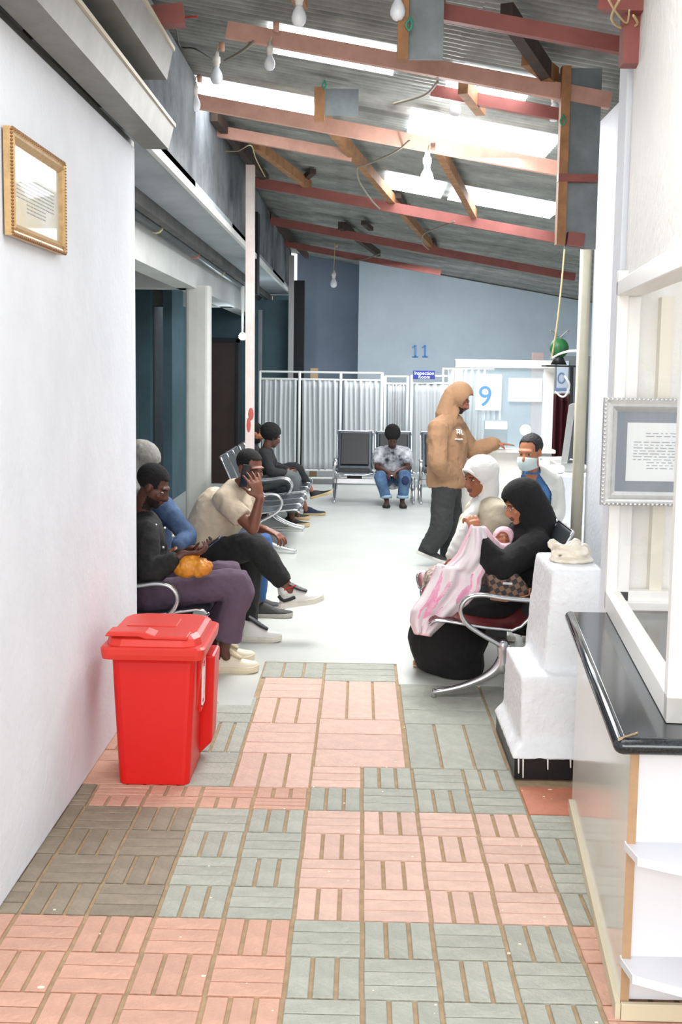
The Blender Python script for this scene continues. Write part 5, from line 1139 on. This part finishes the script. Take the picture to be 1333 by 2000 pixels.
# ---- baby and blanket
bc = P(982, 1056, 6.42); bf_ = V((.1, -.75, .5)).normalized()
bm_ = MB(); head_parts(bm_, bc, bf_, .56); bm_.ell(bc+V((-.13, .0, -.06)), (V((.9, 0, .4)), V((0, 1, 0)), V((-.4, 0, .9))), (.14, .07, .07), 14)
me = remesh(bm_, .006, 3); by = link('person', me, SK['mid']); tag(by, 'tiny baby wrapped in a pink and white blanket in her arm', 'baby')
hd = MB(); hd.ell(bc+V((.01, .025, .02)), AX, (.066, .062, .062), 14); me = remesh(hd, .006, 2)
for v in me.vertices:
    q = v.co-bc
    if q.dot(bf_) > .012 and (q-bf_*q.dot(bf_)).length < .045: v.co = bc+(q-bf_*q.dot(bf_))*.7-bf_*.02
PNKB = mat('pink_white_fleece', (244, 240, 240), .95, rgb2=(240, 222, 230), vs=6)
PNKE = mat('pink_fleece', (244, 206, 216), .95)
link('pink_hood', me, PNKE, by)
L_ = [(922, 1028), (912, 1050), (895, 1085), (872, 1108), (856, 1102), (846, 1128), (826, 1165), (806, 1192), (803, 1215), (812, 1236)]
R_ = [(944, 1028), (955, 1062), (962, 1085), (950, 1112), (940, 1130), (938, 1152), (915, 1178), (890, 1198), (868, 1216), (842, 1240)]
def ip(lst, t):
    x = t*(len(lst)-1); i = min(int(x), len(lst)-2); f_ = x-i; return lst[i][0]*(1-f_)+lst[i+1][0]*f_, lst[i][1]*(1-f_)+lst[i+1][1]*f_
def bfn(u, v):
    a, b = ip(L_, u), ip(R_, u); px, py = a[0]*(1-v)+b[0]*v, a[1]*(1-v)+b[1]*v
    fold = .030*math.sin(v*9+u*4)+.014*math.sin(v*21-u*6); Y = 6.17+.02*u-.075*math.sin(math.pi*v)*(.5+.5*u)+fold*(.35+.65*min(1, u*2)); 
    return P(px, py, Y)
bl = tag(MB().grid(bfn, 48, 24).build('baby_blanket', PNKB, None, True, .014), 'pink and white fleece blanket draping from her raised fist to the seat', 'blanket')
ed = [bfn(0, 0)]+[bfn(i/24, 0) for i in range(1, 25)]+[bfn(1, j/10) for j in range(1, 10)]+[bfn(1, 1)]
MB().loft(ed, [.010]*len(ed), n=6).build('pink_edging', PNKE, bl, True)
pk2 = MB(); PK_ = mat('rose_fleece', (236, 146, 186), .95, rgb2=(244, 196, 214), vs=18)
def patch(u0, u1, v0, v1): return MB().grid(lambda a, b: bfn(u0+(u1-u0)*a, v0+(v1-v0)*b)+V((0, -.011, 0)), 20, 10)
def blob(cu, cv, ru, rv, seed):
    def g_(a, b):
        th = a*2*math.pi; r = b*(1+.22*math.sin(3*th+seed)+.12*math.sin(5*th+seed*2)); return bfn(min(.99, max(.01, cu+ru*r*math.cos(th))), min(.97, max(.02, cv+rv*r*math.sin(th))))+V((0, -.0085, 0))
    return MB().grid(g_, 32, 6).build('rose_motif', PK_, bl, True)
blob(.50, .14, .08, .15, 1); blob(.62, .22, .10, .24, 2); blob(.76, .30, .09, .26, 3); blob(.56, .84, .13, .15, 4); blob(.42, .9, .10, .09, 5)
tw = MB(); tw.loft([P(944, 1034, 6.22), P(952, 1052, 6.24), P(964, 1068, 6.3), P(978, 1074, 6.34), P(994, 1066, 6.36)], [(.02, .03), (.035, .04), (.045, .05), (.04, .05), (.02, .02)], n=10, sm=3)
me = remesh(tw, .008, 3); wrinkle(me, .008, 15, 31); link('upper_fold', me, PNKE, bl)
# ---- handbag
hb = thing('handbag', 'brown checked handbag with tan piping beside the woman in black', 'bag', P(990, 1180, 6.12))
hm = mat('checker_leather', (120, 92, 72), .5)
nt = hm.node_tree; ck = nt.nodes.new('ShaderNodeTexChecker'); ck.inputs['Scale'].default_value = 36; ck.inputs['Color1'].default_value = lin((126, 98, 78)); ck.inputs['Color2'].default_value = lin((52, 40, 38))
tc = nt.nodes.new('ShaderNodeTexCoord'); mp = nt.nodes.new('ShaderNodeMapping'); mp.inputs['Rotation'].default_value = (0, .5, 0); nt.links.new(tc.outputs['Object'], mp.inputs['Vector']); nt.links.new(mp.outputs['Vector'], ck.inputs['Vector']); nt.links.new(ck.outputs['Color'], nt.nodes['Principled BSDF'].inputs['Base Color'])
cs = [P(952, 1122, 6.12), P(1012, 1120, 6.12), P(1036, 1150, 6.12), P(1034, 1162, 6.12), P(990, 1174, 6.12), P(960, 1170, 6.12)]
MB().prism(cs, (0, 0, 0), (0, .10, 0)).build('bag_body', hm, hb, bevel=.01)
MB().loft([cs[5]+V((0, -.002, 0)), cs[4]+V((0, -.002, 0)), cs[3]+V((0, -.002, .0)), cs[2]+V((0, -.002, 0))], [.006]*4, n=8).build('tan_piping', mat('tan_leather', (176, 118, 76), .5), hb, True)
MB().bar(P(983, 1139, 6.11), P(1001, 1140, 6.11), .006, .012).build('metal_plate', CHROME, hb)
bpy.context.view_layer.update()
